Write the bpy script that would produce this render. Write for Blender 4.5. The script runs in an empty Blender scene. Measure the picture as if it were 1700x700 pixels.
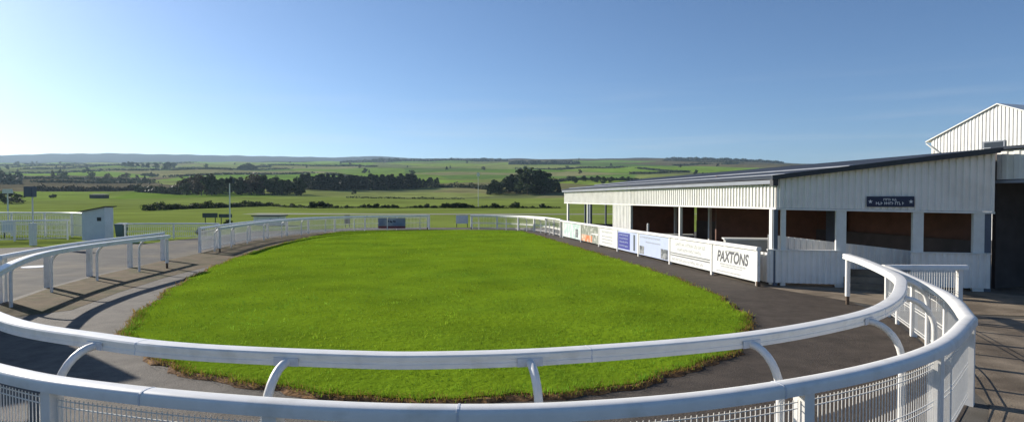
import bpy, math, random
import numpy as np
from mathutils import Vector, Matrix
random.seed(7); RNG = np.random.default_rng(7)
S = bpy.context.scene
COL = S.collection
R = math.radians

# ------------------------------------------------------------------ materials
def lin(c):
    return tuple(((x/255)/12.92 if x/255 <= .04045 else ((x/255+.055)/1.055)**2.4) for x in c)

def mat(name, col, rough=.6, var=.12, scale=6., bump=0., bscale=40., spec=.5, attr=None, detail=6., col2=None, c2scale=.6, c2lo=.45, c2hi=.62, trans=0.):
    m = bpy.data.materials.new(name); m.use_nodes = True
    nt = m.node_tree; N = nt.nodes; L = nt.links
    b = N['Principled BSDF']; b.inputs['Roughness'].default_value = rough
    b.inputs['Specular IOR Level'].default_value = spec
    geo = N.new('ShaderNodeNewGeometry'); 
    tc = N.new('ShaderNodeTexCoord')
    pos = geo.outputs['Position']
    nz = N.new('ShaderNodeTexNoise'); nz.inputs['Scale'].default_value = scale; nz.inputs['Detail'].default_value = detail
    L.new(pos, nz.inputs['Vector'])
    mr = N.new('ShaderNodeMapRange'); mr.inputs['From Min'].default_value = .25; mr.inputs['From Max'].default_value = .75
    mr.inputs['To Min'].default_value = 1-var; mr.inputs['To Max'].default_value = 1+var
    L.new(nz.outputs['Fac'], mr.inputs['Value'])
    if attr:
        a = N.new('ShaderNodeVertexColor'); a.layer_name = attr; base = a.outputs['Color']
    else:
        rgb = N.new('ShaderNodeRGB'); rgb.outputs[0].default_value = (*col, 1); base = rgb.outputs[0]
    if col2:
        n2 = N.new('ShaderNodeTexNoise'); n2.inputs['Scale'].default_value = c2scale; n2.inputs['Detail'].default_value = 5
        L.new(pos, n2.inputs['Vector'])
        r2 = N.new('ShaderNodeMapRange'); r2.inputs['From Min'].default_value = c2lo; r2.inputs['From Max'].default_value = c2hi
        L.new(n2.outputs['Fac'], r2.inputs['Value'])
        mx = N.new('ShaderNodeMix'); mx.data_type = 'RGBA'
        L.new(r2.outputs[0], mx.inputs['Factor']); L.new(base, mx.inputs['A']); mx.inputs['B'].default_value = (*col2, 1)
        base = mx.outputs['Result']
    mul = N.new('ShaderNodeVectorMath'); mul.operation = 'SCALE'
    L.new(base, mul.inputs[0]); L.new(mr.outputs[0], mul.inputs['Scale'])
    L.new(mul.outputs[0], b.inputs['Base Color'])
    if bump:
        nb = N.new('ShaderNodeTexNoise'); nb.inputs['Scale'].default_value = bscale; nb.inputs['Detail'].default_value = 5
        L.new(pos, nb.inputs['Vector'])
        bm = N.new('ShaderNodeBump'); bm.inputs['Strength'].default_value = 1; bm.inputs['Distance'].default_value = bump
        L.new(nb.outputs['Fac'], bm.inputs['Height']); L.new(bm.outputs[0], b.inputs['Normal'])
    if trans:
        out = N['Material Output']; t = N.new('ShaderNodeBsdfTranslucent'); ms = N.new('ShaderNodeMixShader')
        L.new(mul.outputs[0], t.inputs['Color']); ms.inputs[0].default_value = trans
        L.new(b.outputs[0], ms.inputs[1]); L.new(t.outputs[0], ms.inputs[2]); L.new(ms.outputs[0], out.inputs['Surface'])
    return m

M = {}
M['rail'] = mat('white_rail_plastic', (.82,.80,.76), .42, .05, 9, col2=(.60,.58,.52), c2scale=4, c2lo=.54, c2hi=.85)
M['wire'] = mat('white_coated_wire', (.80,.78,.73), .5, .06, 30)
M['timber'] = mat('damp_timber_stub', (.10,.065,.04), .8, .3, 25)
M['bracket'] = mat('pale_grey_bracket', (.60,.62,.66), .45, .1, 20)
M['clad'] = mat('white_painted_sheet', (.80,.78,.73), .55, .06, 2.5, col2=(.66,.64,.58), c2scale=1.3, c2lo=.5, c2hi=.8)
M['cladshade'] = mat('shade_lightened_white_sheet', (.84,.81,.76), .55, .06, 2.0, col2=(.72,.69,.63), c2scale=1.5, c2lo=.5, c2hi=.8)  # same white paint as clad, colour raised to lighten the shaded faces
M['roof'] = mat('dark_blue_roof_sheet', (.035,.045,.065), .75, .2, 1.2, spec=.2)
M['roofl'] = mat('pale_roof_flashing', (.24,.26,.30), .6, .12, 2, spec=.3)
M['dark'] = mat('dark_trim', (.03,.033,.04), .5, .2, 5)
M['postg'] = mat('pale_grey_post', (.74,.74,.70), .5, .07, 5)
M['bluepost'] = mat('slate_blue_post', (.10,.12,.16), .5, .1, 5)
M['conc'] = mat('concrete', (.26,.21,.155), .9, .25, 3, .008, 50, .1, col2=(.15,.12,.09), c2scale=.7, detail=9)
M['table'] = mat('pale_table', (.40,.40,.37), .6, .1, 6)
M['sign'] = mat('navy_sign', (.012,.018,.06), .4, .1, 8)
M['white'] = mat('white_lettering', (.8,.8,.8), .5, .03, 8)
M['greytext'] = mat('grey_lettering', (.10,.10,.11), .5, .08, 20)
M['faint'] = mat('faint_lettering', (.42,.42,.40), .5, .08, 20)
M['board'] = mat('white_board', (.78,.78,.75), .4, .04, 5, col2=(.68,.68,.63), c2scale=3, c2lo=.5, c2hi=.8)
M['glass'] = mat('dark_glass', (.03,.035,.045), .1, .1, 4)
M['teal'] = mat('teal_bin_plastic', (.012,.055,.085), .45, .1, 8)
M['hut'] = mat('pale_blue_white_paint', (.62,.66,.72), .55, .06, 3)
M['signdark'] = mat('weathered_dark_board', (.05,.065,.075), .6, .2, 4)
M['bark'] = mat('bark', (.05,.035,.025), .9, .3, 8)
M['soil'] = mat('turf_edge_soil', (.12,.068,.036), .95, .4, 14, .012, 30, .1, col2=(.24,.135,.06), c2scale=7)
M['leaf'] = mat('leaf_green', (.04,.07,.02), .65, .4, .8, spec=.2, attr='Col', trans=.2)
M['blade'] = mat('grass_blade', (.08,.14,.02), .7, .22, 1.1, spec=0., attr='Col', trans=.4)
M['field'] = mat('field_ground', (.1,.16,.03), .95, .28, .06, spec=0., attr='Col', detail=10, bump=.15, bscale=1.5)

def brick_mat():
    m = bpy.data.materials.new('brown_brick'); m.use_nodes = True; N = m.node_tree.nodes; L = m.node_tree.links
    b = N['Principled BSDF']; b.inputs['Roughness'].default_value = .85
    tc = N.new('ShaderNodeTexCoord'); mp = N.new('ShaderNodeMapping'); mp.inputs['Rotation'].default_value = (R(90),0,0)
    br = N.new('ShaderNodeTexBrick'); br.inputs['Scale'].default_value = 4
    br.inputs['Color1'].default_value = (.30,.11,.05,1); br.inputs['Color2'].default_value = (.22,.08,.04,1); br.inputs['Mortar'].default_value = (.25,.2,.16,1)
    L.new(tc.outputs['Object'], mp.inputs[0]); L.new(mp.outputs[0], br.inputs[0]); L.new(br.outputs[0], b.inputs['Base Color'])
    return m
M['brick'] = brick_mat()

def walk_mat():
    # crumbed tarmac of the horse walk: one surface; paler left paints in sun scatter plus beige dirt, darker right
    m = bpy.data.materials.new('horse_walk_tarmac'); m.use_nodes = True; nt = m.node_tree; N = nt.nodes; L = nt.links
    b = N['Principled BSDF']; b.inputs['Roughness'].default_value = .85; b.inputs['Specular IOR Level'].default_value = .25
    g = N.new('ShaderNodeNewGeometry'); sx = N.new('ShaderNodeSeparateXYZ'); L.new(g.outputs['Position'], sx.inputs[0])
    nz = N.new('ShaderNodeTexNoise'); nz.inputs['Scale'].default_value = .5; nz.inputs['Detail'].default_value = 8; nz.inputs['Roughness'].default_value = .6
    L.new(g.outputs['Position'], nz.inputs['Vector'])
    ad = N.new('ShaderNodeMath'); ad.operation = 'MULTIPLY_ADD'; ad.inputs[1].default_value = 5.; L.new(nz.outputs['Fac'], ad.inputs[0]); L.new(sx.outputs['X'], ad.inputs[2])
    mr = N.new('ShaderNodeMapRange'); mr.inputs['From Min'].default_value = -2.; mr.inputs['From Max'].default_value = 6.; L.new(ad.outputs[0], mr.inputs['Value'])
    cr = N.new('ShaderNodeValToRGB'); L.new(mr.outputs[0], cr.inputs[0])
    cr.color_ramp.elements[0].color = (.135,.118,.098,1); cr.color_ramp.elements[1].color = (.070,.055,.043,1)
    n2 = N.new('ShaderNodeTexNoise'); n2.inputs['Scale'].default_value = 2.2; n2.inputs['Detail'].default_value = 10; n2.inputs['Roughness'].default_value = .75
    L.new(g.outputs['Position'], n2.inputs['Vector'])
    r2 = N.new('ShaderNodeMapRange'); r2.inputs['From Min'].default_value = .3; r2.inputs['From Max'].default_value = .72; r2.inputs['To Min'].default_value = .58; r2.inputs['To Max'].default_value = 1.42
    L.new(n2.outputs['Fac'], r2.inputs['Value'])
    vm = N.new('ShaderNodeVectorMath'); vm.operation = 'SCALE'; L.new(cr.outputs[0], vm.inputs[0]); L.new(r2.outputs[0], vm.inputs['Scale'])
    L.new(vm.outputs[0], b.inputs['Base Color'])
    n3 = N.new('ShaderNodeTexNoise'); n3.inputs['Scale'].default_value = 45; n3.inputs['Detail'].default_value = 4; L.new(g.outputs['Position'], n3.inputs['Vector'])
    bm = N.new('ShaderNodeBump'); bm.inputs['Distance'].default_value = .012; L.new(n3.outputs['Fac'], bm.inputs['Height']); L.new(bm.outputs[0], b.inputs['Normal'])
    return m
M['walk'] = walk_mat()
M['verge'] = mat('trodden_dirt', (.155,.115,.07), .95, .3, 2.5, .012, 40, .1, col2=(.10,.09,.045), c2scale=1.2)
M['tarmac'] = mat('car_park_tarmac', (.095,.09,.084), .9, .28, 1.6, .006, 60, .1, col2=(.15,.13,.10), c2scale=.3, detail=10)
M['lawn'] = mat('lawn_turf', (.16,.25,.014), .95, .22, .5, .03, 9, 0., col2=(.13,.215,.014), c2scale=.35, detail=9)

# ------------------------------------------------------------------ mesh helpers
class MB:
    def __init__(s): s.v = []; s.f = []
    def add(s, vs, fs):
        o = len(s.v); s.v += [tuple(v) for v in vs]; s.f += [tuple(i+o for i in f) for f in fs]
    def box(s, c, size, ax=(1,0), tilt=None):
        ux = Vector((ax[0], ax[1], 0)).normalized(); uy = Vector((-ux.y, ux.x, 0)); c = Vector(c)
        vs = [c + ux*(size[0]/2*a) + uy*(size[1]/2*b) + Vector((0,0,size[2]/2*d)) for d in (-1,1) for b in (-1,1) for a in (-1,1)]
        s.add(vs, [(0,2,3,1),(4,5,7,6),(0,1,5,4),(2,6,7,3),(0,4,6,2),(1,3,7,5)])
    def hexa(s, q, off):
        # quad q (4 points) extruded by vector off
        off = Vector(off); a = [Vector(p) for p in q]; b = [p+off for p in a]
        s.add(a+b, [(0,1,2,3),(7,6,5,4),(0,4,5,1),(1,5,6,2),(2,6,7,3),(3,7,4,0)])
    def tube(s, pts, r, n=8, caps=True):
        pts = [Vector(p) for p in pts]; rs = r if isinstance(r, (list,tuple)) else [r]*len(pts); o = len(s.v)
        up0 = None
        for i, p in enumerate(pts):
            t = (pts[min(i+1,len(pts)-1)] - pts[max(i-1,0)]).normalized()
            if up0 is None: up0 = Vector((0,0,1)) if abs(t.z) < .9 else Vector((1,0,0))
            a = t.cross(up0).normalized(); b = a.cross(t).normalized(); up0 = b
            for k in range(n):
                w = 2*math.pi*k/n; q = p + (a*math.cos(w)+b*math.sin(w))*rs[i]; s.v.append(tuple(q))
        for i in range(len(pts)-1):
            for k in range(n): s.f.append((o+i*n+k, o+i*n+(k+1)%n, o+(i+1)*n+(k+1)%n, o+(i+1)*n+k))
        if caps:
            s.f.append(tuple(o+k for k in range(n))[::-1]); s.f.append(tuple(o+(len(pts)-1)*n+k for k in range(n)))
    def sweep(s, path, prof):
        # path: list of (x,y,z); prof: closed list of (lateral, dz), lateral to the right of travel
        P = [Vector(p) for p in path]; o = len(s.v); n = len(prof)
        for i, p in enumerate(P):
            t0 = (P[i]-P[i-1]) if i else (P[1]-P[0]); t1 = (P[i+1]-P[i]) if i < len(P)-1 else t0
            t0 = Vector((t0.x,t0.y,0)).normalized(); t1 = Vector((t1.x,t1.y,0)).normalized()
            t = (t0+t1).normalized(); w = Vector((t.y,-t.x,0)); k = 1/max(.5, t.dot(t1))
            for l, dz in prof: s.v.append(tuple(p + w*(l*k) + Vector((0,0,dz))))
        for i in range(len(P)-1):
            for k in range(n): s.f.append((o+i*n+k, o+(i+1)*n+k, o+(i+1)*n+(k+1)%n, o+i*n+(k+1)%n))
        s.f.append(tuple(o+k for k in range(n))); s.f.append(tuple(o+(len(P)-1)*n+k for k in range(n))[::-1])
    def build(s, name, m, parent=None, smooth=False, col=None):
        me = bpy.data.meshes.new(name); me.from_pydata(s.v, [], s.f); me.update()
        me.materials.append(m)
        if smooth:
            for p in me.polygons: p.use_smooth = True
            try: me.set_sharp_from_angle(angle=R(40))
            except Exception: pass
        if col is not None:
            ca = me.color_attributes.new('Col', 'FLOAT_COLOR', 'POINT'); ca.data.foreach_set('color', np.asarray(col, dtype=np.float32).ravel())
        return link(name, me, parent)

def link(name, me, parent=None):
    o = bpy.data.objects.new(name, me); COL.objects.link(o)
    if parent is not None:
        o.parent = parent
        o.matrix_parent_inverse = Matrix.Translation(-parent.location)   # parts are given in world coordinates
    return o
def tag(o, label=None, cat=None, group=None, kind=None):
    if label: o['label'] = label
    if cat: o['category'] = cat
    if group: o['group'] = group
    if kind: o['kind'] = kind
    return o
def empty(name, loc, label, cat, group=None):
    o = bpy.data.objects.new(name, None); COL.objects.link(o); o.location = loc; o.empty_display_size = .2
    return tag(o, label, cat, group)
def dup(o, parent=None, loc=None):
    c = o.copy(); COL.objects.link(c)
    if parent is not None: c.parent = parent
    if loc is not None: c.location = loc
    for ch in list(o.children): dup(ch, c)
    return c

def catmull(pts, step=.25):
    P = [Vector((p[0],p[1],0)) for p in pts]; P = [P[0]*2-P[1]] + P + [P[-1]*2-P[-2]]; out = []
    for i in range(1, len(P)-2):
        a,b,c,d = P[i-1:i+3]; n = max(2, int((c-b).length/step))
        for k in range(n):
            t = k/n
            out.append(.5*((2*b)+(c-a)*t+(2*a-5*b+4*c-d)*t*t+(-a+3*b-3*c+d)*t**3))
    out.append(P[-2]); return out
class Path:
    def __init__(s, pts, step=.25, smooth=True):
        s.p = catmull(pts, step) if smooth else [Vector((p[0],p[1],0)) for p in pts]
        s.s = [0]
        for a, b in zip(s.p, s.p[1:]): s.s.append(s.s[-1]+(b-a).length)
        s.len = s.s[-1]
    def at(s, d):
        d = max(0, min(s.len, d))
        i = int(np.searchsorted(s.s, d, side='right'))-1; i = min(max(i,0), len(s.p)-2)
        t = (d-s.s[i])/max(1e-9, s.s[i+1]-s.s[i]); q = s.p[i].lerp(s.p[i+1], t)
        tan = (s.p[i+1]-s.p[i]).normalized(); return q, tan
    def near(s, xy):
        return min(((p-Vector((xy[0],xy[1],0))).length, d) for p, d in zip(s.p, s.s))[1]

# ------------------------------------------------------------------ terrain
TD = np.array([0,60,120,180,250,350,420,500,700,1000,1500,2500,3000.])
TY = np.array([0,0,0,342,334,325.5,317,309.5,298,287,277,267,264.5])
TZ = np.array([0,0,0]+[2.5+(330-y)/1000*d for d,y in zip(TD[3:],TY[3:])])
def sm(t): t = np.clip(t,0,1); return t*t*(3-2*t)
def height(X, Y):
    X = np.asarray(X,float); Y = np.asarray(Y,float)
    r = np.hypot(X,Y); d = np.maximum(Y, .45*r); d = np.maximum(d, 1)
    px = 850+1000*X/np.maximum(Y, .35*r+1e-6); px = np.clip(px,-600,2300)
    z = np.interp(d, TD, TZ)
    y3 = np.interp(px, [-400,0,560,700,960,1100,1200,1330,1700], [271,270,268,264.5,264,262.5,264,272,276])
    yf = np.interp(px, [-600,0,280,560,620,700,760,960,1100,1330,1700], [244,250,256.5,262,259.5,264,263,266,268,276,281])
    y = 330-(z-2.5)/d*1000 + (y3-264.5)*sm((d-900)/2100)
    far = sm((d-3000)/1800); y = y*(1-far)+yf*far
    zz = 2.5+(330-y)/1000*d
    n = 0.9*np.sin(X*.011+1.3)*np.sin(Y*.013) + .5*np.sin(X*.031+Y*.017)
    return np.where(d < 130, np.interp(d,[0,60,130],[-.03,-.03,-.03]), zz + n*sm((d-130)/300)*np.minimum(1+d/900,3))
def ground_z(x, y): return float(height(np.array([x]), np.array([y]))[0])
def at(px, d):
    x = (px-850)/1000*d; return Vector((x, d, ground_z(x, d)))

# field layout: a stretched Voronoi of seeds, each field with the colour of its crop or moor
ns = 190
sd = np.exp(RNG.uniform(math.log(330), math.log(4200), ns)); sp = RNG.uniform(-350, 2000, ns)
SX = (sp-850)/1000*sd; SY = sd
greens = np.array([(.105,.165,.022),(.085,.145,.022),(.125,.17,.03),(.13,.15,.045),(.10,.115,.045),(.07,.115,.025),(.14,.135,.06),(.11,.17,.028)])
gi = RNG.integers(0, len(greens), ns); SC = greens[gi]*RNG.uniform(1.35,1.8,(ns,1))
moor = (sd > 2750) | ((sd > 1400) & (sp > 930) & (RNG.random(ns) < .75))
SC[moor] = np.array((.12,.105,.055))*RNG.uniform(.8,1.2,(moor.sum(),1))
heath = sd > 3000; SC[heath] = np.array((.050,.046,.052))*RNG.uniform(.8,1.2,(heath.sum(),1))
scrub = (sd > 430) & (sd < 800) & (sp < 300); SC[scrub] = np.array((.125,.105,.062))*RNG.uniform(.8,1.2,(scrub.sum(),1))
SL = np.log(SY); SA = SX/SY
def field_id(X, Y):
    d = np.maximum(Y, 1); u = np.log(d)*2.6; w = X/d*2.2
    out = np.zeros(X.shape, int); best = np.full(X.shape, 1e9)
    for k in range(ns):
        q = (u-SL[k]*2.6)**2 + (w-SA[k]*2.2)**2
        m = q < best; out[m] = k; best[m] = q[m]
    return out
def build_terrain():
    nr, na = 330, 620
    rad = np.concatenate([[4,12,25,40,52], np.geomspace(62, 5600, nr-5)])
    front = np.linspace(R(-52), R(52), na-110, endpoint=False); back = np.linspace(R(52), R(308), 110, endpoint=False)
    az = np.concatenate([front, back])
    A, D = np.meshgrid(az, rad); X = D*np.sin(A); Y = D*np.cos(A); Z = height(X, Y)
    fid = field_id(X, np.maximum(Y, .3*D)); C = SC[fid]
    nearc = np.array((.190,.240,.055))
    w = sm((D-330)/25)[...,None]; C = nearc*(1-w)+C*w
    band = ((Y>205)&(Y<222))[...,None]*.12; C = C*(1-band)+np.array((.16,.15,.06))*band
    fac = 1+.10*np.sin(X*.05+Y*.02)*np.sin(Y*.045)+.06*np.sin(X*.013)
    C = C*fac[...,None]
    v = np.stack([X,Y,Z],-1).reshape(-1,3); n_az = len(az)
    i, j = np.meshgrid(np.arange(len(rad)-1), np.arange(n_az), indexing='ij'); j2 = (j+1)%n_az
    F = np.stack([i*n_az+j, (i+1)*n_az+j, (i+1)*n_az+j2, i*n_az+j2], -1).reshape(-1,4)[:, ::-1]
    me = bpy.data.meshes.new('terrain')
    v = np.vstack([v, [[0,0,-.03]]]); ci = len(v)-1
    faces = F.tolist() + [(ci, k, (k+1)%n_az)[::-1] for k in range(n_az)]
    me.from_pydata(v.tolist(), [], faces); me.update(); me.materials.append(M['field'])
    for p in me.polygons: p.use_smooth = True
    col = np.ones((len(v),4), np.float32); col[:-1,:3] = C.reshape(-1,3); col[-1,:3] = nearc
    ca = me.color_attributes.new('Col','FLOAT_COLOR','POINT'); ca.data.foreach_set('color', col.ravel())
    tag(link('terrain', me), kind='structure')
    return X, Y, D, fid
TX, TYY, TDD, TF = build_terrain()

# ------------------------------------------------------------------ near ground sheets
def sheet(name, pts, z, m, thick=None):
    b = MB(); n = len(pts)
    b.v = [(p[0],p[1],z) for p in pts]; b.f = [tuple(range(n))]
    o = b.build(name, m); 
    if o.data.polygons[0].normal.z < 0: o.data.flip_normals()
    return tag(o, kind='structure')
sheet('car_park', [(-25,-6),(-9,-6),(20,-14),(46,-14),(46,46),(4.5,46),(3,52.5),(-13,52.5),(-20,46),(-20.5,34),(-27,30)], 0., M['tarmac'])
OUT_FRONT = [(-12.3,14.4),(-11.2,11.8),(-9.0,8.6),(-6.6,6.4),(-4.33,5.09),(-3.0,4.57),(-1.5,4.22),(-.4,4.12),(.6,4.2),(1.76,4.52),(3.1,5.15),(4.3,6.0),(5.57,7.3)]
OUT_SIDE = [(5.57,7.3),(6.5,8.9),(7.3,10.9),(8.0,12.8)]
OUT_LEFT = [(-12.3,14.4),(-13.05,16.7),(-13.6,19),(-13.95,22),(-14.2,24.5)]
OUT_FAR = [(-14.5,27.9),(-15.2,32),(-15.6,37),(-15.2,41.5),(-14,45),(-11.3,47.8),(-9,48.8),(-6.75,49.5)]
OUT_RF = [(-3.4,50.2),(-1.5,49.6),(.6,47.8),(2.2,44.8),(3.0,41),(3.2,39.3)]
HO_A = Vector((7.06,17.2,0)); HO_B = Vector((3.2,39.3,0)); HD = (HO_B-HO_A).normalized()
INN = [(-12.4,21.7),(-12.3,19),(-12.0,16.6),(-11.3,14.3),(-9.7,11.4),(-7.6,8.4),(-5.5,6.55),(-3.9,5.73),(-2.86,5.35),(-1.47,5.11),(-.64,5.07),(.52,5.24),(2.25,5.8),(3.86,6.77),(4.88,7.74),(5.8,8.67+.3),(6.65,10.4),(7.5,12.7),(7.95,14.3)]
ring = OUT_LEFT[::-1] + [tuple(p)[:2] for p in catmull(OUT_FRONT, 1)][1:] + OUT_SIDE[1:] + [(8.3,15.2),(7.06,17.2),(3.2,39.3)] + OUT_RF[::-1][1:] + OUT_FAR[::-1]
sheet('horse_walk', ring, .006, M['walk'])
# trodden dirt strip beside the left-hand rails and the dusty strip before the building
sheet('dirt_verge', [(-14.4,28),(-14.1,24),(-13.8,22),(-13.4,19),(-12.9,16.7),(-12.1,14.4),(-11,11.9),(-9.9,13.5),(-10.5,16),(-11.0,19),(-11.2,22),(-11.6,27),(-12.2,33),(-13.2,40),(-12.2,44.6),(-10,47),(-8,48.2),(-6.7,48.6),(-6.8,49.4),(-9,48.7),(-11.3,47.6),(-13.8,44.9),(-15,41.5),(-15.4,37),(-15,32)], .010, M['verge'])
sheet('paving', [(7.2,17.0),(7.9,15.4),(8.9,13.2),(12.0,12.6),(24,11),(24,30),(13.2,30),(5.5,40),(3.3,39.5)], .010, M['conc'])
sheet('concrete_apron', [(8.0,12.4),(5.75,7.2),(4.4,5.6),(6,-3),(24,-3),(24,10.9),(12,12.5)], .010, M['conc'])

# lawn oval
def gp(px, py): d = 2500/(py-330); return ((px-850)/1000*d, d)
lawn_px = [(700,669),(560,660),(430,645),(330,622),(255,597),(212,560),(222,535),(262,500),(320,462),(400,427),(480,403),(545,388.5),(590,384.2),(700,382.6),(800,382.6),(858,384.2),(880,388.5),(935,405),(1000,425),(1080,450),(1160,480),(1215,510),(1240,543),(1225,575),(1180,602),(1100,628),(1000,649),(850,665)]
LP = Path([gp(*p) for p in lawn_px]+[gp(*lawn_px[0])], .15)
lawn_poly = [p for p in LP.p[:-1]]
def wob(s): return .05*math.sin(s*2.1)+.04*math.sin(s*5.3+1)+.025*math.sin(s*13.7+2)
cen = sum(lawn_poly, Vector())/len(lawn_poly)
edge = []
for i, p in enumerate(lawn_poly):
    q = lawn_poly[(i+1)%len(lawn_poly)]; t = (q-p).normalized(); nrm = Vector((t.y,-t.x,0))
    if nrm.dot(p-cen) < 0: nrm = -nrm
    edge.append((p+nrm*wob(LP.s[i]), nrm))
LZ = .055
b = MB(); b.v = [(p.x,p.y,LZ) for p,_ in edge]; b.f = [tuple(range(len(edge)))]
lawn = tag(b.build('lawn', M['lawn']), kind='structure')
if lawn.data.polygons[0].normal.z < 0: lawn.data.flip_normals()
b = MB(); n = len(edge)
for p, nr in edge:
    k = random.random()
    for off, z in ((-.03, LZ-.004), (.0+.03*k, LZ*.8), (.05+.05*k, .035+.02*random.random()), (.10+.10*k, .009)): b.v.append((p.x+nr.x*off, p.y+nr.y*off, z))
for i in range(n):
    j = (i+1)%n
    for k in range(3): b.f.append((i*4+k, i*4+k+1, j*4+k+1, j*4+k))
tag(b.build('soil_edge', M['soil']), kind='structure')

def inside(X, Y, poly):
    res = np.zeros(X.shape, bool); xs = [p.x for p in poly]; ys = [p.y for p in poly]; j = len(poly)-1
    for i in range(len(poly)):
        c = ((ys[i] > Y) != (ys[j] > Y)); 
        if ys[i] != ys[j]: res ^= c & (X < (xs[j]-xs[i])*(Y-ys[i])/(ys[j]-ys[i])+xs[i])
        j = i
    return res
def blades():
    out = []
    for (y0,y1,dens,hh,ww) in ((6.8,10,1000,.036,.010),(10,15,560,.038,.013),(15,24,200,.04,.02),(24,46,50,.045,.034)):
        N = int(24*(y1-y0)*dens); X = RNG.uniform(-15,8,N); Y = RNG.uniform(y0,y1,N)
        k = inside(X, Y, [e[0] for e in edge]); X, Y = X[k], Y[k]
        out.append((X, Y, np.full(X.shape,hh), np.full(X.shape,ww), np.zeros(X.shape)))
    # tufts and dry blades along the rim
    ex, ey, eh, ew, et = [], [], [], [], []
    for i, (p, nr) in enumerate(edge):
        dn = 70 if p.y < 13 else 16
        for _ in range(dn):
            o = random.gauss(0,.07); a = random.uniform(-.08,.08)
            ex.append(p.x+nr.x*o-nr.y*a); ey.append(p.y+nr.y*o+nr.x*a); eh.append(random.uniform(.03,.08)); ew.append(.011 if p.y < 13 else .02); et.append(1 if random.random() < .30+max(0,o)*4 else 0)
    out.append(tuple(np.array(a) for a in (ex,ey,eh,ew,et)))
    X, Y, H, W, T = (np.concatenate(a) for a in zip(*out)); n = len(X)
    tuft = RNG.uniform(.55,1.4,(256,256))[((X+.2*Y)/.13).astype(int)%256, ((Y-.3*X)/.16).astype(int)%256]; tuft = tuft*RNG.uniform(.8,1.2,(128,128))[(X/.55).astype(int)%128, (Y/.7).astype(int)%128]
    H = H*RNG.uniform(.5,1.35,n)*np.where(T == 0, tuft, 1); a = RNG.uniform(0,2*math.pi,n); le = RNG.uniform(0,.9,n)*H; la = RNG.uniform(0,2*math.pi,n)
    dx, dy = np.cos(a)*W/2, np.sin(a)*W/2
    V = np.empty((n,3,3)); zb = LZ-.012*1
    V[:,0] = np.stack([X-dx,Y-dy,np.full(n,zb)],-1); V[:,1] = np.stack([X+dx,Y+dy,np.full(n,zb)],-1)
    V[:,2] = np.stack([X+np.cos(la)*le,Y+np.sin(la)*le,zb+H],-1)
    c = np.array((.188,.300,.027))*(.72+.28*np.clip(tuft,.4,2))[:,None]*RNG.uniform(.62,1.32,(n,1)); c[:,0] *= RNG.uniform(.85,1.2,n)
    patch = (np.sin(X*1.3+np.sin(Y*.9)*2)*np.sin(Y*1.1+X*.4))[:,None]; c = c*(1+.10*patch); p2 = np.sin(X*.55+1.7*np.sin(Y*.31))*np.sin(Y*.37+X*.16+1)+.5*np.sin(X*2.9+Y*1.7)*np.sin(Y*2.3-X); c[:,0] *= 1+.20*p2; c[:,1] *= 1+.09*p2
    for g, amp in ((.11,.24),(.34,.20),(.9,.12),(2.3,.07)):
        tab = RNG.uniform(-1,1,(128,128)); c *= (1+amp*tab[((X+.3*Y)/g).astype(int)%128, ((Y-.2*X)/g*.8).astype(int)%128])[:,None]
    dry = T > 0; c[dry] = np.array((.30,.20,.055))*RNG.uniform(.5,1.25,(dry.sum(),1))
    C = np.ones((n,3,4),np.float32); C[:,:,:3] = c[:,None,:]
    me = bpy.data.meshes.new('grass'); me.vertices.add(n*3); me.vertices.foreach_set('co', V.ravel())
    me.loops.add(n*3); me.loops.foreach_set('vertex_index', np.arange(n*3)); me.polygons.add(n)
    me.polygons.foreach_set('loop_start', np.arange(n)*3); me.polygons.foreach_set('loop_total', np.full(n,3)); me.update(); me.validate()
    me.materials.append(M['blade']); ca = me.color_attributes.new('Col','FLOAT_COLOR','POINT'); ca.data.foreach_set('color', C.ravel())
    tag(link('grass', me), kind='stuff')
blades()

# ------------------------------------------------------------------ fences
RAIL_OUT = [(-.08,.0),(-.08,.062),(-.072,.082),(-.055,.094),(-.02,.1),(.02,.1),(.055,.094),(.072,.082),(.08,.062),(.08,0)]
RAIL_INN = [(-.082,.02),(-.082,.055),(-.076,.059),(-.076,.085),(-.082,.089),(-.082,.118),(-.070,.132),(-.03,.137),(.03,.137),(.070,.132),(.082,.118),(.082,.089),(.076,.085),(.076,.059),(.082,.055),(.082,.02)]
def add_post(name, xy, z1, size, parent, m=None, ax=(1,0)):
    b = MB(); b.box((xy[0],xy[1],z1/2), (size,size,z1), ax); b.box((xy[0],xy[1],z1+.004), (size*.8,size*.8,.008), ax)
    return b.build(name, m or M['rail'], parent)
def add_panel(parent, path, s0, s1, z0, z1, pitch, r, off=0., name='mesh_panel', hz=None):
    b = MB(); n = max(2, int((s1-s0)/pitch))
    prev = None
    zs = hz or [z0+.02, z0+.07, (z0+z1)/2-.025, (z0+z1)/2+.025, z1-.07, z1-.02]
    for i in range(n+1):
        q, t = path.at(s0+(s1-s0)*i/n); w = Vector((t.y,-t.x,0))*off; q = q+w
        b.box((q.x,q.y,(z0+z1)/2), (2*r,2*r,z1-z0), (t.x,t.y))
        if prev is not None:
            mid = (q+prev)/2; d = (q-prev)
            for z in zs: b.box((mid.x,mid.y,z), (d.length,2.4*r,2.4*r), (d.x,d.y))
        prev = q
    return b.build(name, M['wire'], parent)
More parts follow.
